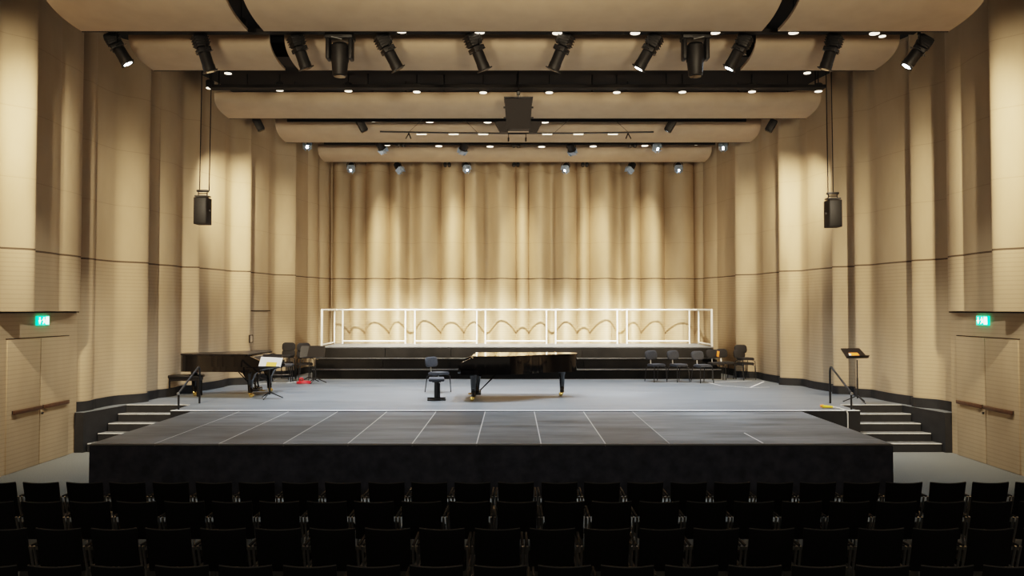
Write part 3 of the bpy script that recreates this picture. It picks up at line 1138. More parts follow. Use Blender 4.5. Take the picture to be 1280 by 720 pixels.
# centre loudspeaker cluster
YS = 18.0
p = at(648, 126, YS)
t = thing('hanging_loudspeaker', 'large black loudspeaker cluster hanging at the centre of the ceiling', 'loudspeaker', p, 0, 'hanging loudspeakers')
hh = (162.5 - 126.5) / F * YS
mb = MB()
w0, w1 = 0.315, 0.27
mb.add([(-w0, -0.2, 0), (w0, -0.2, 0), (w0, 0.25, 0), (-w0, 0.25, 0), (-w1, -0.05, -hh), (w1, -0.05, -hh), (w1, 0.2, -hh), (-w1, 0.2, -hh)],
       [(0, 1, 2, 3), (4, 5, 6, 7), (0, 1, 5, 4), (1, 2, 6, 5), (2, 3, 7, 6), (3, 0, 4, 7)])
mb.build('cabinet', M['speaker'], t)
mb = MB()
mb.box((0, -0.02, 0.012), (0.66, 0.5, 0.03), bev=0.006)
mb.build('top_frame', M['darksteel'], t)
for s in (-1, 1):
    mb = MB()
    for z in (-0.18, -0.42):
        mb.box((s * 0.31, -0.1, z), (0.06, 0.05, 0.035))
    mb.build('side_bracket', M['black'], t)
    mb = MB()
    mb.add([(s * 0.24, -0.05, -hh * .73), (s * 0.54, -0.02, -hh * .73), (s * 0.42, 0.0, -hh * 1.09), (s * 0.24, 0.0, -hh * 1.09),
            (s * 0.24, 0.25, -hh * .73), (s * 0.54, 0.22, -hh * .73), (s * 0.42, 0.2, -hh * 1.09), (s * 0.24, 0.2, -hh * 1.09)],
           [(0, 1, 2, 3), (4, 5, 6, 7), (0, 1, 5, 4), (1, 2, 6, 5), (2, 3, 7, 6), (3, 0, 4, 7)])
    mb.build('side_cabinet', M['speaker'], t)
mb = MB()
mb.tube([(0, 0, 0.02), (0, 0, 0.14)], 0.025, 8)
mb.lathe([(0.01, 0.12), (0.045, 0.14), (0.045, 0.2), (0.01, 0.22)], 12)
mb.build('hook', M['steel'], t)
mb = MB()
mb.tube([(0, 0, 0.2), (0, 0, CEILZ - p.z)], 0.012, 6)
mb.build('chain', M['darksteel'], t)

# side loudspeakers
for (u, v0, v1, cu, lab) in ((253.5, 247.5, 281, (249.5, 261.5), 'left'), (1041, 250.5, 284.5, (1035, 1041.5), 'right')):
    YS2 = 18.0
    p = at(u, v0, YS2)
    t = thing('hanging_loudspeaker', 'small black loudspeaker hung on long cables at the %s side wall' % lab, 'loudspeaker', p, 0, 'hanging loudspeakers')
    h = (v1 - v0) / F * YS2
    mb = MB()
    mb.box((0, 0, -h / 2), (0.30, 0.32, h), bev=0.015)
    mb.build('cabinet', M['speaker'], t)
    mb = MB()
    mb.box((0, -0.165, -h / 2), (0.27, 0.015, h - 0.04), bev=0.006)
    mb.build('grille', M['black'], t)
    mb = MB()
    mb.box((0, 0, 0.035), (0.30, 0.2, 0.03))
    mb.tube([(-0.10, 0, 0.10), (0.10, 0, 0.10)], 0.014, 6)
    mb.box((0.0, 0, 0.16), (0.26, 0.1, 0.05), bev=0.01)
    mb.tube([(-0.1, 0, 0.04), (-0.1, 0, 0.16)], 0.012, 6)
    mb.tube([(0.1, 0, 0.04), (0.1, 0, 0.16)], 0.012, 6)
    mb.build('flying_frame', M['darksteel'], t)
    for s in (-1, 1):
        mb = MB()
        mb.box((s * 0.165, 0, -h * 0.48), (0.035, 0.05, 0.04))
        mb.build('side_knob', M['darksteel'], t)
    for cu_ in cu:
        q = at(cu_, v0 - 10, YS2) - p
        mb = MB()
        mb.tube([(q.x, 0, 0.16), (q.x + (0.03 if lab == 'left' else -0.02), 0, CEILZ - p.z)], 0.011, 6)
        mb.build('cable', M['black'], t)

# ------------------------------------------------------------------ choir risers with guard rail
XR0, XR1 = -5.92, 6.15
tiers = [(23.40, 23.85, 0.30, 'lowest'), (23.85, 24.30, 0.60, 'middle'), (24.30, 26.6, 0.92, 'top')]
for (y0, y1, h, nm) in tiers:
    t = thing('stage_riser', '%s black tier of the stepped riser along the back wall' % nm, 'riser', ((XR0 + XR1) / 2, y0, SZ), 0, 'stepped stage risers')
    W = XR1 - XR0
    mb = MB()
    ye = 26.6 - y0 if nm == 'top' else y1 - y0 + 0.0
    hb = h - 0.04
    for i in range(6):
        mb.box((-W / 2 + W * (i + 0.5) / 6, 0.02, hb / 2), (W / 6 - 0.012, 0.03, hb - 0.012))
    mb.box((0, ye / 2 + 0.03, hb / 2 - 0.004), (W - 0.02, ye - 0.07, hb - 0.02))
    mb.build('front_panel', M['riser'], t)
    mb = MB()
    mb.box((0, ye / 2, h - 0.02), (W, ye - 0.004, 0.036))
    mb.build('deck', M['stage'] if nm == 'top' else M['riser'], t)
    mb = MB()
    mb.box((0, -0.006, h - 0.01), (W, 0.012, 0.012))
    tag(mb.build('edge_trim', M['alu'], t), 'thin aluminium edge')
# pale strip at the foot
mb = MB()
mb.box((0, 0, 0.006), (XR1 - XR0, 0.03, 0.012))
o = mb.build('floor_trim', M['alu'])
o.location = ((XR0 + XR1) / 2, 23.36, SZ)
tag(o, 'thin metal floor strip along the foot of the black riser', 'floor strip')

TOPZ = SZ + 0.92
RY = 26.3
RZ = at(641, 387.2, RY).z
GR = 'white guard rails on the top riser'
panels = [(428.6, 506.9), (518.7, 596), (606.8, 683), (694.5, 771.5), (783.5, 861.5)]
PN = ['leftmost', 'second from the left', 'middle', 'second from the right', 'rightmost']
rt = 0.03
for i, (ua, ub) in enumerate(panels):
    xa, xb = (ua - CX) / F * RY, (ub - CX) / F * RY
    xc = (xa + xb) / 2
    t = thing('guard_rail', '%s white guard rail frame along the back of the riser' % PN[i] if i != 2 else 'middle white guard rail frame along the back of the riser, right behind the piano', 'guard rail', (xc, RY, TOPZ), 0, GR)
    H = RZ - TOPZ
    ext_ = 0.145
    mb = MB()
    mb.tube([(xa - xc - ext_, 0, H), (xb - xc + ext_, 0, H)], rt, 10)
    mb.build('top_rail', M['white'], t)
    mb = MB()
    mb.tube([(xa - xc, 0, 0.09), (xb - xc, 0, 0.09)], rt * 0.85, 10)
    mb.build('bottom_rail', M['white'], t)
    for x in (xa - xc, xb - xc):
        mb = MB()
        mb.tube([(x, 0, 0.0), (x, 0, H)], rt * 0.9, 10)
        mb.build('post', M['white'], t)
    mb = MB()
    mb.box((xb - xc + ext_, 0, H), (0.06, 0.065, 0.06), bev=0.008)
    mb.build('coupler', M['white'], t)
for (uf, ubk, nm) in ((402.5, 420.5, 'left'), (889.5, 870.5, 'right')):
    yf = 24.42
    x = (uf - CX) / F * yf
    t = thing('guard_rail', 'white guard rail frame closing the %s end of the riser' % nm, 'guard rail', (x, 25.3, TOPZ), 0, GR)
    H = RZ - TOPZ
    a_, b_ = yf - 25.3, RY - 0.15 - 25.3
    mb = MB()
    mb.tube([(0, a_ - 0.02, H), (0, RY - 25.3, H)], rt, 10)
    mb.tube([(0, RY - 25.3, H), ((0.24 if nm == 'left' else -0.24), RY - 25.3, H)], rt, 10)
    mb.build('top_rail', M['white'], t)
    mb = MB()
    mb.tube([(0, a_, 0.05), (0, b_, 0.05)], rt * 0.9, 10)
    mb.build('bottom_rail', M['white'], t)
    mb = MB()
    mb.tube([(0, a_, 0), (0, a_, H + 0.01)], rt * 1.15, 10)
    mb.build('post', M['white'], t)
    mb = MB()
    mb.tube([(0, b_, 0), (0, b_, H)], rt * 0.9, 10)
    mb.build('post', M['white'], t)

# ------------------------------------------------------------------ pianos


def smooth_curve(pts, n=8):
    out = []
    k = len(pts)
    for i in range(k - 1):
        p0, p1, p2, p3 = [Vector(pts[max(0, min(k - 1, i + d))]) for d in (-1, 0, 1, 2)]
        for j in range(n):
            t = j / n
            q = 0.5 * ((2 * p1) + (p2 - p0) * t + (2 * p0 - 5 * p1 + 4 * p2 - p3) * t * t + (3 * p1 - p0 - 3 * p2 + p3) * t ** 3)
            out.append((q.x, q.y))
    out.append(tuple(pts[-1]))
    return out


def grand_piano(label, loc, rz, L_, lid_gloss, desk=False, closed=False):
    """keyboard at local x=0 (player sits at -x), tail towards +x, bent side towards -y"""
    t = thing('grand_piano', label, 'piano', loc, rz, 'black grand pianos')
    s = L_ / 2.74
    W = 0.76
    bent = smooth_curve([(0.40 * s, -W), (0.85 * s, -W), (1.2 * s, -0.70), (1.55 * s, -0.46), (1.95 * s, -0.14), (2.35 * s, 0.04), (2.62 * s, 0.16), (2.73 * s, 0.34),
                         (2.72 * s, 0.56), (2.62 * s, 0.71), (2.45 * s, W)], 8)

    def scale(poly, k):
        cx_ = sum(p[0] for p in poly) / len(poly)
        cy_ = sum(p[1] for p in poly) / len(poly)
        return [(cx_ + (x - cx_) * k, cy_ + (y - cy_) * k) for x, y in poly]
    rim = [(0.0, W), (0.0, -W)] + [(0.02, -W)] + bent
    # case: full outline below the key level, rim above it behind the fallboard
    mb = MB()
    low = [(0.02, -W)] + bent + [(0.02, W)]
    mb.prism(low, 0.60, 0.72)
    up_ = [(0.36, -W)] + bent + [(0.36, W)]
    mb.prism(up_, 0.72, 0.985)
    mb.build('case', M['piano'], t)
    # arms (cheeks) beside the keys
    for sy in (-1, 1):
        mb = MB()
        pl = round_poly([(-0.02, 0.70), (0.36, 0.70), (0.36, 0.985), (0.26, 0.975), (0.10, 0.90), (0.0, 0.86), (-0.03, 0.80)], 0.05)
        mb.prism(pl, -0.05, 0.05, Matrix.Translation((0, sy * (W - 0.05), 0)) @ Matrix.Rotation(PI / 2, 4, 'X'))
        mb.build('key_arm', M['piano'], t)
    mb = MB()
    mb.box((0.17, 0, 0.68), (0.42, 2 * W - 0.02, 0.09), bev=0.01)
    kb = mb.build('key_bed', M['piano'], t)
    if closed:
        mb = MB()
        mb.prism([(-0.01, 0.70), (0.25, 0.70), (0.25, 0.96), (0.05, 0.80), (-0.01, 0.77)], -W + 0.1, W - 0.1, Matrix.Rotation(PI / 2, 4, 'X'))
        mb.build('key_cover', M['pianomatt'], kb)
    mb = MB()
    for i in range(52):
        y = -0.61 + 1.22 * (i + 0.5) / 52
        mb.box((0.08, y, 0.735), (0.15, 1.22 / 52 - 0.0015, 0.025))
    if not closed:
        tag(mb.build('white_keys', M['ivory'], kb), 'row of white keys')
    mb = MB()
    pat = [1, 1, 0, 1, 1, 1, 0]
    for i in range(51):
        if pat[i % 7]:
            mb.box((0.115, -0.61 + 1.22 * (i + 1) / 52, 0.754), (0.09, 0.011, 0.02))
    if not closed:
        tag(mb.build('black_keys', M['pianomatt'], kb), 'row of black keys')
    mb = MB()
    mb.box((0.25, 0, 0.86), (0.03, 2 * W - 0.22, 0.24), Matrix.Translation((0.0, 0, 0)), bev=0.008)
    mb.build('fallboard', M['piano'], t)
    # lid, with a folded front flap line
    lid = [(0.30, -W - 0.012)] + [(x + (0.012 if x > 2 * s else 0), y - 0.012 if y < 0 else y) for x, y in bent] + [(0.30, W + 0.01)]
    mb = MB()
    mb.prism(lid, 0.99, 1.02)
    mb.build('lid', lid_gloss, t)
    mb = MB()
    for y in (-0.55, 0.55):
        mb.box((0.80 * s, y, 1.022), (0.06, 0.12, 0.006))
    for x in (0.9 * s, 1.6 * s, 2.25 * s):
        mb.box((x, W + 0.016, 1.0), (0.09, 0.012, 0.045))
    mb.build('hinge', M['pianomatt'] if closed else M['brass'], t)
    # legs with brass casters
    for (x, y) in ((0.30, -W + 0.16), (0.30, W - 0.16), (2.38 * s, 0.40)):
        mb = MB()
        mb.lathe([(0.085, 0.60), (0.085, 0.54), (0.07, 0.50), (0.062, 0.30), (0.05, 0.14), (0.058, 0.12), (0.05, 0.10)], 8, Matrix.Translation((x, y, 0)) @ Matrix.Rotation(PI / 8, 4, 'Z'))
        if closed and x < 1:
            mb.prism([(x - 0.22, 0.62), (x + 0.30, 0.62), (x + 0.16, 0.56), (x + 0.08, 0.42), (x - 0.06, 0.40), (x - 0.12, 0.54)], -0.06, 0.06, Matrix.Translation((0, y, 0)) @ Matrix.Rotation(PI / 2, 4, 'X'))
        lg = mb.build('leg', M['piano'], t)
        mb = MB()
        mb.lathe([(0.045, 0.10), (0.05, 0.085), (0.03, 0.07)], 12, Matrix.Translation((x, y, 0)))
        for sy in (-1, 1):
            R = Matrix.Translation((x - 0.03, y + sy * 0.03, 0.045)) @ Matrix.Rotation(PI / 2, 4, 'X')
            mb.lathe([(0.02, -0.018), (0.045, -0.014), (0.045, 0.014), (0.02, 0.018)], 14, R)
        mb.box((x - 0.02, y, 0.06), (0.10, 0.03, 0.03))
        tag(mb.build('caster', M['brass'], lg), 'brass double caster')
    # pedal lyre
    mb = MB()
    mb.box((0.42, 0, 0.56), (0.10, 0.34, 0.08))
    for sy in (-1, 1):
        mb.tube([(0.42, sy * 0.10, 0.54), (0.40, sy * 0.07, 0.34), (0.38, sy * 0.10, 0.17)], 0.022, 8)
    mb.box((0.38, 0, 0.13), (0.15, 0.34, 0.09), bev=0.01)
    mb.tube([(0.40, 0.12, 0.15), (0.85, 0.10, 0.60)], 0.012, 6)
    mb.tube([(0.40, -0.12, 0.15), (0.85, -0.10, 0.60)], 0.012, 6)
    ly = mb.build('pedal_lyre', M['piano'], t)
    for y in (-0.08, 0, 0.08):
        mb = MB()
        mb.box((0.25, y, 0.10), (0.20, 0.035, 0.016), bev=0.005)
        mb.build('pedal', M['brass'], ly)
    if desk:
        mb = MB()
        mb.box((0.52, 0, 1.06), (0.02, 1.0, 0.10), bev=0.01)
        mb.build('music_desk', M['piano'], t)
    return t


grand_piano('long black concert grand piano with brass casters at centre stage', (-1.19, 18.55, SZ), 0.0, 2.72, M['piano'])
# second piano: keyboard end to the right, tail to the left
pL = on(311, 491)
grand_piano('black grand piano parked at the left edge of the stage by the wall', (-5.84, 19.28, SZ), math.radians(180 - 4), 2.02, M['pianomatt'], closed=True)

# piano bench (column type) beside the centre piano
pb = on(545, 500.5)
t = thing('piano_stool', 'low grey padded stool on a black column at the keyboard end of the centre piano', 'stool', (pb.x, pb.y + 0.12, SZ), 0.1)
mb = MB()
mb.box((0, 0, 0.47), (0.36, 0.52, 0.07), bev=0.028)
mb.build('seat', M['greyfab'], t)
mb = MB()
mb.box((0, 0, 0.425), (0.2, 0.3, 0.03))
mb.tube([(0, 0, 0.03), (0, 0, 0.43)], 0.055, 14)
mb.tube([(0.07, 0, 0.05), (0.07, 0, 0.38)], 0.015, 8)
mb.build('column', M['darksteel'], t)
for dy in (-0.18, 0.2):
    mb = MB()
    mb.box((0, dy, 0.018), (0.42, 0.06, 0.035), bev=0.008)
    mb.build('foot', M['darksteel'], t)
mb = MB()
mb.box((0, 0, 0.02), (0.07, 0.42, 0.03))
mb.build('base_bar', M['darksteel'], t)

# bench below the left piano
b0 = on(240, 494)
t = thing('piano_bench', 'black padded bench standing before the left grand piano', 'bench', (b0.x - 0.1, b0.y - 0.16, SZ), 0.06, 'piano benches')
mb = MB()
mb.box((0, 0, 0.47), (0.82, 0.36, 0.08), bev=0.03)
mb.build('seat', M['pianomatt'], t)
mb = MB()
mb.box((0, 0, 0.40), (0.74, 0.3, 0.06))
mb.build('apron', M['pianomatt'], t)
for sx in (-1, 1):
    for sy in (-1, 1):
        mb = MB()
        mb.tube([(sx * 0.33, sy * 0.12, 0.40), (sx * 0.34, sy * 0.13, 0.0)], 0.03, 8, r2=0.02)
        mb.build('leg', M['pianomatt'], t)

# low bench behind the music stand
b1 = on(352, 477)
t = thing('piano_bench', 'dark low bench standing behind the left music stand', 'bench', (b1.x, b1.y, SZ), 0.1, 'piano benches')
mb = MB()
mb.box((0, 0, 0.47), (0.64, 0.36, 0.08), bev=0.03)
mb.build('seat', M['greyfab'], t)
for sx in (-1, 1):
    for sy in (-1, 1):
        mb = MB()
        mb.tube([(sx * 0.27, sy * 0.14, 0.44), (sx * 0.28, sy * 0.15, 0.0)], 0.016, 8)
        mb.build('leg', M['darksteel'], t)
mb = MB()
mb.tube([(-0.27, -0.14, 0.2), (0.27, -0.14, 0.2)], 0.012, 6)
mb.tube([(-0.27, 0.14, 0.2), (0.27, 0.14, 0.2)], 0.012, 6)
mb.build('stretcher', M['darksteel'], t)


# ------------------------------------------------------------------ orchestra chairs
def orchestra_chair(label, loc, rz, group, fab=None, dz=0.0):
    """facing local -y"""
    fab = fab or M['greyfab']
    t = thing('orchestra_chair', label, 'chair', (loc[0], loc[1], loc[2] + dz), rz, group)
    mb = MB()
    pl = round_poly([(-0.21, -0.22), (0.21, -0.22), (0.20, 0.20), (-0.20, 0.20)], 0.09)
    mb.prism(pl, 0.445, 0.485)
    mb.prism([(x * .93, y * .93) for x, y in pl], 0.485, 0.505)
    mb.build('seat', fab, t)
    # backrest: rounded curved pad
    bm = bmesh.new()
    prof = round_poly([(-0.20, -0.13), (0.20, -0.13), (0.20, 0.13), (-0.20, 0.13)], 0.11, 7)
    vs0 = [bm.verts.new((x, 0.0 + 0.25 * x * x * -1 + 0.0, z)) for x, z in prof]
    vs1 = [bm.verts.new((x * .96, 0.045 - 0.25 * x * x, z * .96)) for x, z in prof]
    vsm = [bm.verts.new((x * .90, -0.014 - 0.25 * x * x, z * .88)) for x, z in prof]
    k = len(prof)
    for i in range(k):
        j = (i + 1) % k
        bm.faces.new((vs0[i], vs0[j], vs1[j], vs1[i]))
        bm.faces.new((vs0[i], vs0[j], vsm[j], vsm[i]))
    bm.faces.new(vs1)
    bm.faces.new(vsm)
    mb = MB()
    mb.bm(bm, Matrix.Translation((0, 0.24, 0.745)) @ Matrix.Rotation(math.radians(-9), 4, 'X'))
    mb.build('backrest', fab, t)
    mb = MB()
    mb.tube([(0, 0.10, 0.44), (0, 0.235, 0.455), (0, 0.262, 0.52), (0, 0.275, 0.72)], 0.016, 8)
    mb.build('back_support', M['steel'], t)
    for sx in (-1, 1):
        mb = MB()
        mb.tube([(sx * 0.15, -0.15, 0.44), (sx * 0.20, -0.21, 0.40), (sx * 0.215, -0.23, 0.0)], 0.0125, 8)
        mb.build('leg', M['darksteel'], t)
        mb = MB()
        mb.tube([(sx * 0.15, 0.12, 0.44), (sx * 0.20, 0.19, 0.40), (sx * 0.215, 0.25, 0.0)], 0.0125, 8)
        mb.build('leg', M['darksteel'], t)
        mb = MB()
        mb.tube([(sx * 0.16, -0.16, 0.436), (sx * 0.16, 0.14, 0.436)], 0.012, 8)
        mb.build('seat_frame', M['darksteel'], t)
    return t


p = on(548, 490)
orchestra_chair('grey orchestra chair alone at centre stage behind the piano stool', (p.x, p.y - 0.05, SZ), math.radians(50), 'orchestra chairs')
GC = 'orchestra chairs beside the right end of the riser'
for (u, v, rz, lab) in ((820, 477.0, 24, 'leftmost grey orchestra chair standing in front of the black riser, right side'),
                        (848, 477.0, 26, 'middle grey orchestra chair of the three before the riser, right side'),
                        (878, 478, 20, 'rightmost grey orchestra chair of the three before the riser, right side')):
    p = on(u, v)
    orchestra_chair(lab, (p.x, p.y, SZ), math.radians(rz), GC)
MB_ = M['pianomatt']
DF = mat('black_fabric', (0.018, 0.016, 0.016), 0.85)
p = on(897, 474.5)
ch = orchestra_chair('dark chair carrying an orange card at the right riser corner', (p.x - 0.05, p.y, SZ), math.radians(10), GC, DF)
p = on(907, 473.5)
orchestra_chair('dark orchestra chair against the wall, between orange card and stacked chairs', (p.x, p.y, SZ), math.radians(15), GC, DF)
p = on(931, 474.5)
base = (p.x, p.y, SZ)
orchestra_chair('lower dark chair of the stack at the right wall', base, math.radians(22), GC, DF)
orchestra_chair('upper dark chair of the stack at the right wall', (base[0] + 0.02, base[1] + 0.03, base[2]), math.radians(14), GC, DF, 0.14)
q = at(897.5, 442.5, on(897, 474.5).y + 0.16)
mb = MB()
mb.box((0, 0, 0), (0.07, 0.012, 0.17), bev=0.003)
o = mb.build('orange_card', M['orangep'])
o.location = q
o.rotation_euler = (0, 0.12, 0)
tag(o, 'small bright orange card hanging on the dark chair at the riser corner', 'card')

GD = 'stacked chairs beside the left end of the riser'
for (u, v, nm) in ((356, 474.0, 'left'), (381, 475.0, 'right')):
    p = on(u, v)
    for k, w in enumerate(('lower', 'upper')):
        orchestra_chair('dark chair, %s one of the %s chair stack left of the riser' % (w, nm), (p.x + 0.015 * k, p.y + 0.02 * k, SZ), math.radians(-8 if nm == 'left' else 25) + 0.06 * k, GD, DF, 0.2 * k)


# ------------------------------------------------------------------ music stands
def music_stand(label, base, h, rz, tilt=32, deskmat=None, papers=()):
    t = thing('music_stand', label, 'music stand', base, rz, 'music stands')
    mb = MB()
    mb.tube([(0, 0, 0.10), (0, 0, h - 0.05)], 0.014, 8)
    mb.tube([(0, 0, 0.10), (0, 0, h * 0.55)], 0.019, 8)
    mb.build('pole', M['darksteel'], t)
    for k in range(3):
        a = 2 * PI * k / 3 + 0.5
        mb = MB()
        mb.tube([(0, 0, 0.16), (0.12 * math.cos(a), 0.12 * math.sin(a), 0.10), (0.30 * math.cos(a), 0.30 * math.sin(a), 0.015)], 0.013, 8)
        mb.build('foot', M['darksteel'], t)
    # desk leans back (+y)
    R = Matrix.Translation((0, 0, h)) @ Matrix.Rotation(math.radians(-tilt), 4, 'X')
    mb = MB()
    pl = round_poly([(-0.26, -0.02), (0.26, -0.02), (0.235, 0.33), (-0.235, 0.33)], 0.03)
    mb.prism(pl, -0.006, 0.006, R @ Matrix.Rotation(PI / 2, 4, 'X'))
    d = mb.build('desk', deskmat or M['pianomatt'], t)
    mb = MB()
    mb.box((0, -0.035, -0.015), (0.54, 0.075, 0.012), R, bev=0.003)
    mb.build('lip', M['pianomatt'], d)
    return t, R


mp_ = on(341, 497)
mz = at(338, 458, mp_.y).z - SZ
mp_.y -= 0.25
t, R = music_stand('black music stand holding white and yellow sheets beside the left piano', (mp_.x, mp_.y, SZ), mz, math.radians(-8), 28)
base = Matrix.Translation((mp_.x, mp_.y, SZ)) @ Matrix.Rotation(math.radians(-8), 4, 'Z') @ R
mb = MB()
mb.box((0, 0, 0), (0.54, 0.004, 0.24))
o = mb.build('sheet_music', M['paper'])
o.matrix_world = base @ Matrix.Translation((0.0, -0.012, 0.125)) @ Matrix.Rotation(0.04, 4, 'Y')
tag(o, 'white sheet spread on the left music stand', 'sheet music')
mb = MB()
mb.box((0, 0, 0), (0.25, 0.004, 0.115))
o = mb.build('sheet_music', M['yellowp'])
o.matrix_world = base @ Matrix.Translation((0.03, -0.017, 0.063)) @ Matrix.Rotation(0.03, 4, 'Y')
tag(o, 'small yellow sheet in front of the white one on the left music stand', 'sheet music')

mp2 = on(1072, 503.5)
mz2 = at(1071, 447, mp2.y).z - SZ
t, R = music_stand('black music stand with an orange sheet near the right wall and handrail', (mp2.x, mp2.y, SZ), mz2, math.radians(10), 55)
base = Matrix.Translation((mp2.x, mp2.y, SZ)) @ Matrix.Rotation(math.radians(10), 4, 'Z') @ R
mb = MB()
mb.box((0, 0, 0), (0.22, 0.004, 0.15))
o = mb.build('sheet_music', M['orangep'])
o.matrix_world = base @ Matrix.Translation((-0.02, -0.012, 0.085))
tag(o, 'orange sheet lying on the right music stand', 'sheet music')
mb = MB()
mb.box((0, 0, 0), (0.05, 0.004, 0.12))
o = mb.build('sheet_music', M['paper'])
o.matrix_world = base @ Matrix.Translation((-0.135, -0.014, 0.07)) @ Matrix.Rotation(0.3, 4, 'Y')
tag(o, 'narrow white slip beside the orange sheet on the right music stand', 'sheet music')

for (u, v, vt, rz, lab) in ((388, 477.5, 446, 12, 'black music stand parked left of the riser, farther from the riser'), (396, 478.5, 446, -10, 'black music stand parked against the left riser corner')):
    p = on(u, v)
    music_stand(lab, (p.x, p.y - 0.15, SZ), at(u, vt, p.y).z - SZ, math.radians(rz), 20)

# dark desk edge seen behind the left piano
p = on(325, 479)
music_stand('black music stand with flat desk standing behind the left piano', (p.x, p.y, SZ), at(325, 441, p.y).z - SZ, math.radians(6), 80)

# red cable coil
p = on(381, 479.5)
cc = thing('red_cable_coil', 'bright red coiled cable lying left of the riser', 'cable', (p.x, p.y - 0.1, SZ))
mb = MB()
pts = []
for i in range(150):
    a = i / 150 * 2 * PI * 5
    r = 0.17 + 0.02 * math.sin(a * 0.37)
    pts.append((r * math.cos(a), 0.7 * r * math.sin(a), 0.02 + 0.05 * i / 150 + 0.008 * math.sin(a * 1.7)))
mb.tube(pts, 0.014, 6)
mb.build('coil', M['red'], cc)
mb = MB()
mb.tube([(-0.12, 0, 0.07), (-0.10, -0.02, 0.15), (-0.05, 0, 0.17), (-0.03, 0.02, 0.10)], 0.022, 8)
mb.build('loop', M['red'], cc)

# yellow connector with white cable hanging over the stage edge
p = on(1034, 510.5)
yc_ = thing('cable_connector', 'yellow cable connector with white lead hanging over the right stage edge', 'cable', (p.x, p.y, SZ))
mb = MB()
mb.tube([(-0.09, 0.02, 0.035), (0.04, 0, 0.035), (0.12, -0.02, 0.03)], 0.034, 10, r2=0.02)
mb.build('plug', M['yellow'], yc_)
mb = MB()
mb.tube([(-0.12, 0.06, 0.04), (-0.06, 0.03, 0.05)], 0.03, 8)
mb.build('collar', M['orangep'], yc_)
mb = MB()
ef = SFY - p.y - 0.03
mb.tube([(0.11, -0.02, 0.03), (0.17, ef * 0.5, 0.03), (0.22, ef, 0.015), (0.24, ef - 0.01, -0.05), (0.245, ef, -0.3), (0.24, ef, -0.72)], 0.013, 8)
mb.build('lead', M['cablewhite'], yc_)


# floor tape marks
def tape(pts, label, w=0.045):
    a = [on(*q) for q in pts]
    c = sum(a, Vector()) / len(a)
    mb = MB()
    for p0, p1 in zip(a[:-1], a[1:]):
        d = (p1 - p0).normalized()
        nn = Vector((-d.y, d.x, 0)) * w / 2
        z = Vector((0, 0, 0.002))
        mb.add([p0 - nn - c + z, p1 - nn - c + z, p1 + nn - c + z, p0 + nn - c + z], [(0, 1, 2, 3)])
    o = mb.build('floor_tape', M['tape'], None, 0)
    o.location = c
    tag(o, label, 'tape', 'white tape marks on the stage floor')


tape([(886, 478.5), (901, 482), (935, 484.5), (962, 484)], 'long curved white tape line on the floor at the right of the riser')
tape([(886, 478.5), (915, 477), (940, 476)], 'upper white tape line on the floor below the right chairs')
tape([(938, 484.3), (955, 477)], 'short slanting white tape line near the right skirting')
tape([(320, 480.5), (345, 478.5)], 'short white tape line on the floor under the left piano')
tape([(358, 479), (382, 476)], 'white tape line on the floor below the left chair stacks')


# wall switch frame
o = MB()
sw = thing('wall_switch', 'small dark framed switch plate on the left wall above the piano', 'switch', (0, 0, 0))
# place on the wall surface
best = min(ptsL, key=lambda q: abs(q.x / q.y * F + CX - 313.5))
zz = at(313.5, 423.5, best.y).z
dn = Vector((1, 0.22 * -1, 0)).normalized()
sw.location = (best.x + 0.976 * 0.02, best.y - 0.215 * 0.02, zz)
sw.rotation_euler = (0, 0, math.atan2(1.0, 0.22))
mb = MB()
for dx in (-0.075, 0.075):
    mb.box((dx, 0, 0), (0.022, 0.03, 0.22))
for dz in (-0.10, 0.10):
    mb.box((0, 0, dz), (0.17, 0.03, 0.022))
mb.build('frame', M['gap'], sw)
mb = MB()
mb.box((0, 0, 0), (0.13, 0.02, 0.18))
mb.build('plate', M['panel'], sw)

# ------------------------------------------------------------------ audience chairs


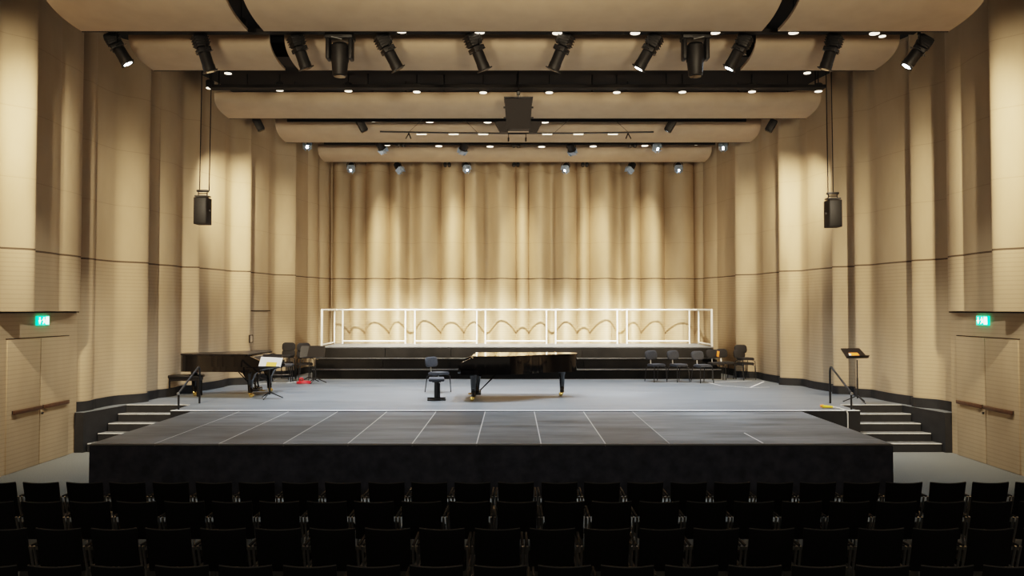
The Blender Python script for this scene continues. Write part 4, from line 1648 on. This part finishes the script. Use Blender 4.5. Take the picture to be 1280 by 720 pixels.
def seat_proto():
    t = thing('audience_chair', 'x', 'chair', (0, 0, 0), 0, 'x')
    # faces +y (the stage); back towards the camera (-y)
    # backrest: thin upholstered pad, top edge slightly hollow, curved in plan
    bw, z0, z1 = 0.213, 0.42, 0.825
    nx, nz = 12, 10
    vs, fs = [], []
    for face in (0, 1):
        for j in range(nz + 1):
            for i in range(nx + 1):
                u = -1 + 2 * i / nx
                v = j / nz
                top = z1 - 0.012 * (1 - u * u)
                z = z0 + (top - z0) * v
                w = bw * (0.955 + 0.045 * v)
                y = -0.235 - 0.085 * v + 0.02 * (u * u) + (0.038 if face else 0.0)
                edge = max(abs(u) ** 8, (abs(2 * v - 1)) ** 10)
                y += (0.012 if face == 0 else -0.012) * edge
                vs.append((u * w, y, z))
    k = (nx + 1) * (nz + 1)
    for f in (0, 1):
        for j in range(nz):
            for i in range(nx):
                a = f * k + j * (nx + 1) + i
                fs.append((a, a + 1, a + nx + 2, a + nx + 1))
    rim = [i for i in range(nx + 1)] + [j * (nx + 1) + nx for j in range(1, nz + 1)] + [nz * (nx + 1) + i for i in range(nx - 1, -1, -1)] + [j * (nx + 1) for j in range(nz - 1, 0, -1)]
    for a, b in zip(rim, rim[1:] + rim[:1]):
        fs.append((a, b, b + k, a + k))
    mb = MB()
    mb.add(vs, fs)
    bk = mb.build('backrest', M['fabric'], t, 60)
    mb = MB()
    pts = []
    for i in range(13):
        u = -1 + 2 * i / 12
        pts.append((u * bw * 0.99, -0.30 + 0.02 * u * u, z1 - 0.012 * (1 - u * u) + 0.003))
    mb.tube(pts, 0.007, 6)
    mb.build('piping', M['edge'], bk)
    # seat
    mb = MB()
    pl = round_poly([(-0.215, -0.22), (0.215, -0.22), (0.215, 0.24), (-0.215, 0.24)], 0.05)
    mb.prism(pl, 0.41, 0.455)
    mb.prism([(x * .95, y * .95) for x, y in pl], 0.455, 0.475)
    mb.build('seat', M['fabric'], t)
    for sx in (-1, 1):
        x = sx * 0.235
        # side frame: front leg, arm support
        mb = MB()
        mb.tube([(x, 0.24, 0.0), (x, 0.235, 0.58), (x, 0.21, 0.63), (x, 0.16, 0.645)], 0.011, 8)
        mb.build('leg', M['steel'], t)
        mb = MB()
        mb.tube([(x, -0.28, 0.0), (x, -0.20, 0.42), (x, -0.27, 0.66)], 0.011, 8)
        mb.build('leg', M['steel'], t)
        mb = MB()
        mb.box((x, -0.01, 0.655), (0.026, 0.44, 0.02), bev=0.008)
        mb.build('armrest', M['armrest'], t)
        mb = MB()
        mb.tube([(x, 0.238, 0.425), (x, -0.205, 0.425)], 0.010, 8)
        mb.build('side_rail', M['steel'], t)
    return t


rowsC = [
    (9.40, 645.0, 53.8, range(-12, 13), 'front row nearest the stage'),
    (8.47, 646.0, 59.2, range(-11, 12), 'second row from the stage'),
    (7.43, 621.6, 68.3, range(-9, 11), 'third row from the stage'),
    (6.36, 625.6, 79.4, range(-8, 9), 'row nearest the camera'),
]
proto = seat_proto()
first = True
for (Y, c0, sp, rg, nm) in rowsC:
    yb = Y - 0.0
    for i, k in enumerate(rg):
        o = proto if first else copy_tree(proto)
        first = False
        x = (c0 + sp * k - CX) / F * Y
        o.location = (x, Y + 0.31, 0)
        o.rotation_euler = (0, 0, random.uniform(-0.02, 0.02))
        o['label'] = 'black audience chair, %s from the left in the %s' % (ORD[i], nm)
        o['group'] = 'black audience chairs, ' + nm

# ------------------------------------------------------------------ lights


def spot(name, loc, target, energy, col, angle, blend=0.6, size=0.06):
    d = bpy.data.lights.new(name, 'SPOT')
    d.energy = energy
    d.color = col
    d.spot_size = math.radians(angle)
    d.spot_blend = blend
    d.shadow_soft_size = size
    o = bpy.data.objects.new(name, d)
    COL.objects.link(o)
    o.location = loc
    aim(o, Vector(target) - Vector(loc))
    return o


WARM = (1.0, 0.82, 0.58)
NEUT = (1.0, 0.90, 0.74)
COOL = (0.84, 0.92, 1.0)
E = 3.0
# wash from the third slot towards riser and the foot of the back wall
for x in (-4.5, -2.7, -0.9, 0.9, 2.7, 4.5):
    spot('stage_wash', (x, 20.0, 7.5), (x * 1.0, 26.9, SZ + 0.1), 1900 * E, NEUT, 34, 1.0, 0.02)
# downlights over the stage
for x in (-5.2, -2.6, 0, 2.6, 5.2):
    spot('stage_down', (x, 18.45, ZB_ - 0.3), (x, 18.6, SZ), 320 * E, COOL, 70, 0.8, 0.1)
    spot('stage_down_rear', (x * 0.9, 22.9, ZC - 0.3), (x * 0.9, 21.6, SZ), 220 * E, COOL, 70, 0.8, 0.1)
for x in (-4.5, -1.5, 1.5, 4.5):
    spot('front_down', (x, 14.2, ZF - 0.9), (x, 14.3, SZ), 140 * E, COOL, 80, 0.9, 0.1)
# spots from the front slot and the hall ceiling raking along the side walls
for s in (-1, 1):
    spot('side_rake_far', (s * 6.7, 18.55, 7.35), (s * 7.2, 23.4, 3.6), 420 * E, WARM, 74, 1.0, 0.06)
    spot('side_rake_mid', (s * 7.3, 9.6, 8.2), (s * 8.3, 18.0, 3.0), 560 * E, WARM, 46, 1.0, 0.1)
    spot('side_rake_near', (s * 7.2, 8.0, 8.4), (s * 8.7, 14.2, 4.6), 620 * E, WARM, 56, 1.0, 0.06)
    spot('wall_low', (s * 2.0, 15.8, 7.2), (s * 8.5, 16.6, 1.2), 200 * E, NEUT, 34, 1.0, 0.2)
# spots added and squeezed narrow to streak the folds of the back wall
for u in (480, 572, 650, 743, 808):
    x = (u - CX) / F * 27.0
    o = spot('back_streak', (x + (0.25 if u < 641 else -0.25), 23.7, ZD - 0.25), (x, 27.1, 3.0), 300 * E, WARM, 88, 1.0, 0.03)
    o.scale = (0.26, 1, 1)
for s in (-1, 1):
    spot('back_fill', (s * 5.0, 22.0, ZC - 0.4), (s * 0.5, 27.3, SZ + 2.6), 190 * E, WARM, 80, 1.0, 0.05)
    spot('door_light', (s * 3.0, 10.0, 8.5), (s * 8.8, 14.6, 1.2), 340 * E, NEUT, 34, 1.0, 0.1)  # second spot is added fill that brightens the door bays
# fill spots added behind the camera to brighten the ceiling panels
for x in (-4, 4):
    spot('panel_fill', (x, -2.5, 4.2), (x * 0.5, 17.0, 8.2), 1250 * E, WARM, 46, 1.0, 0.8)

w = bpy.data.worlds.new('hall_ambient')
scene.world = w
w.use_nodes = True
bg = w.node_tree.nodes['Background']
bg.inputs['Color'].default_value = (1.0, 0.86, 0.68, 1)
bg.inputs['Strength'].default_value = 0.12

scene.view_settings.view_transform = 'Filmic'
scene.view_settings.look = 'Medium High Contrast'
scene.view_settings.exposure = 0.6
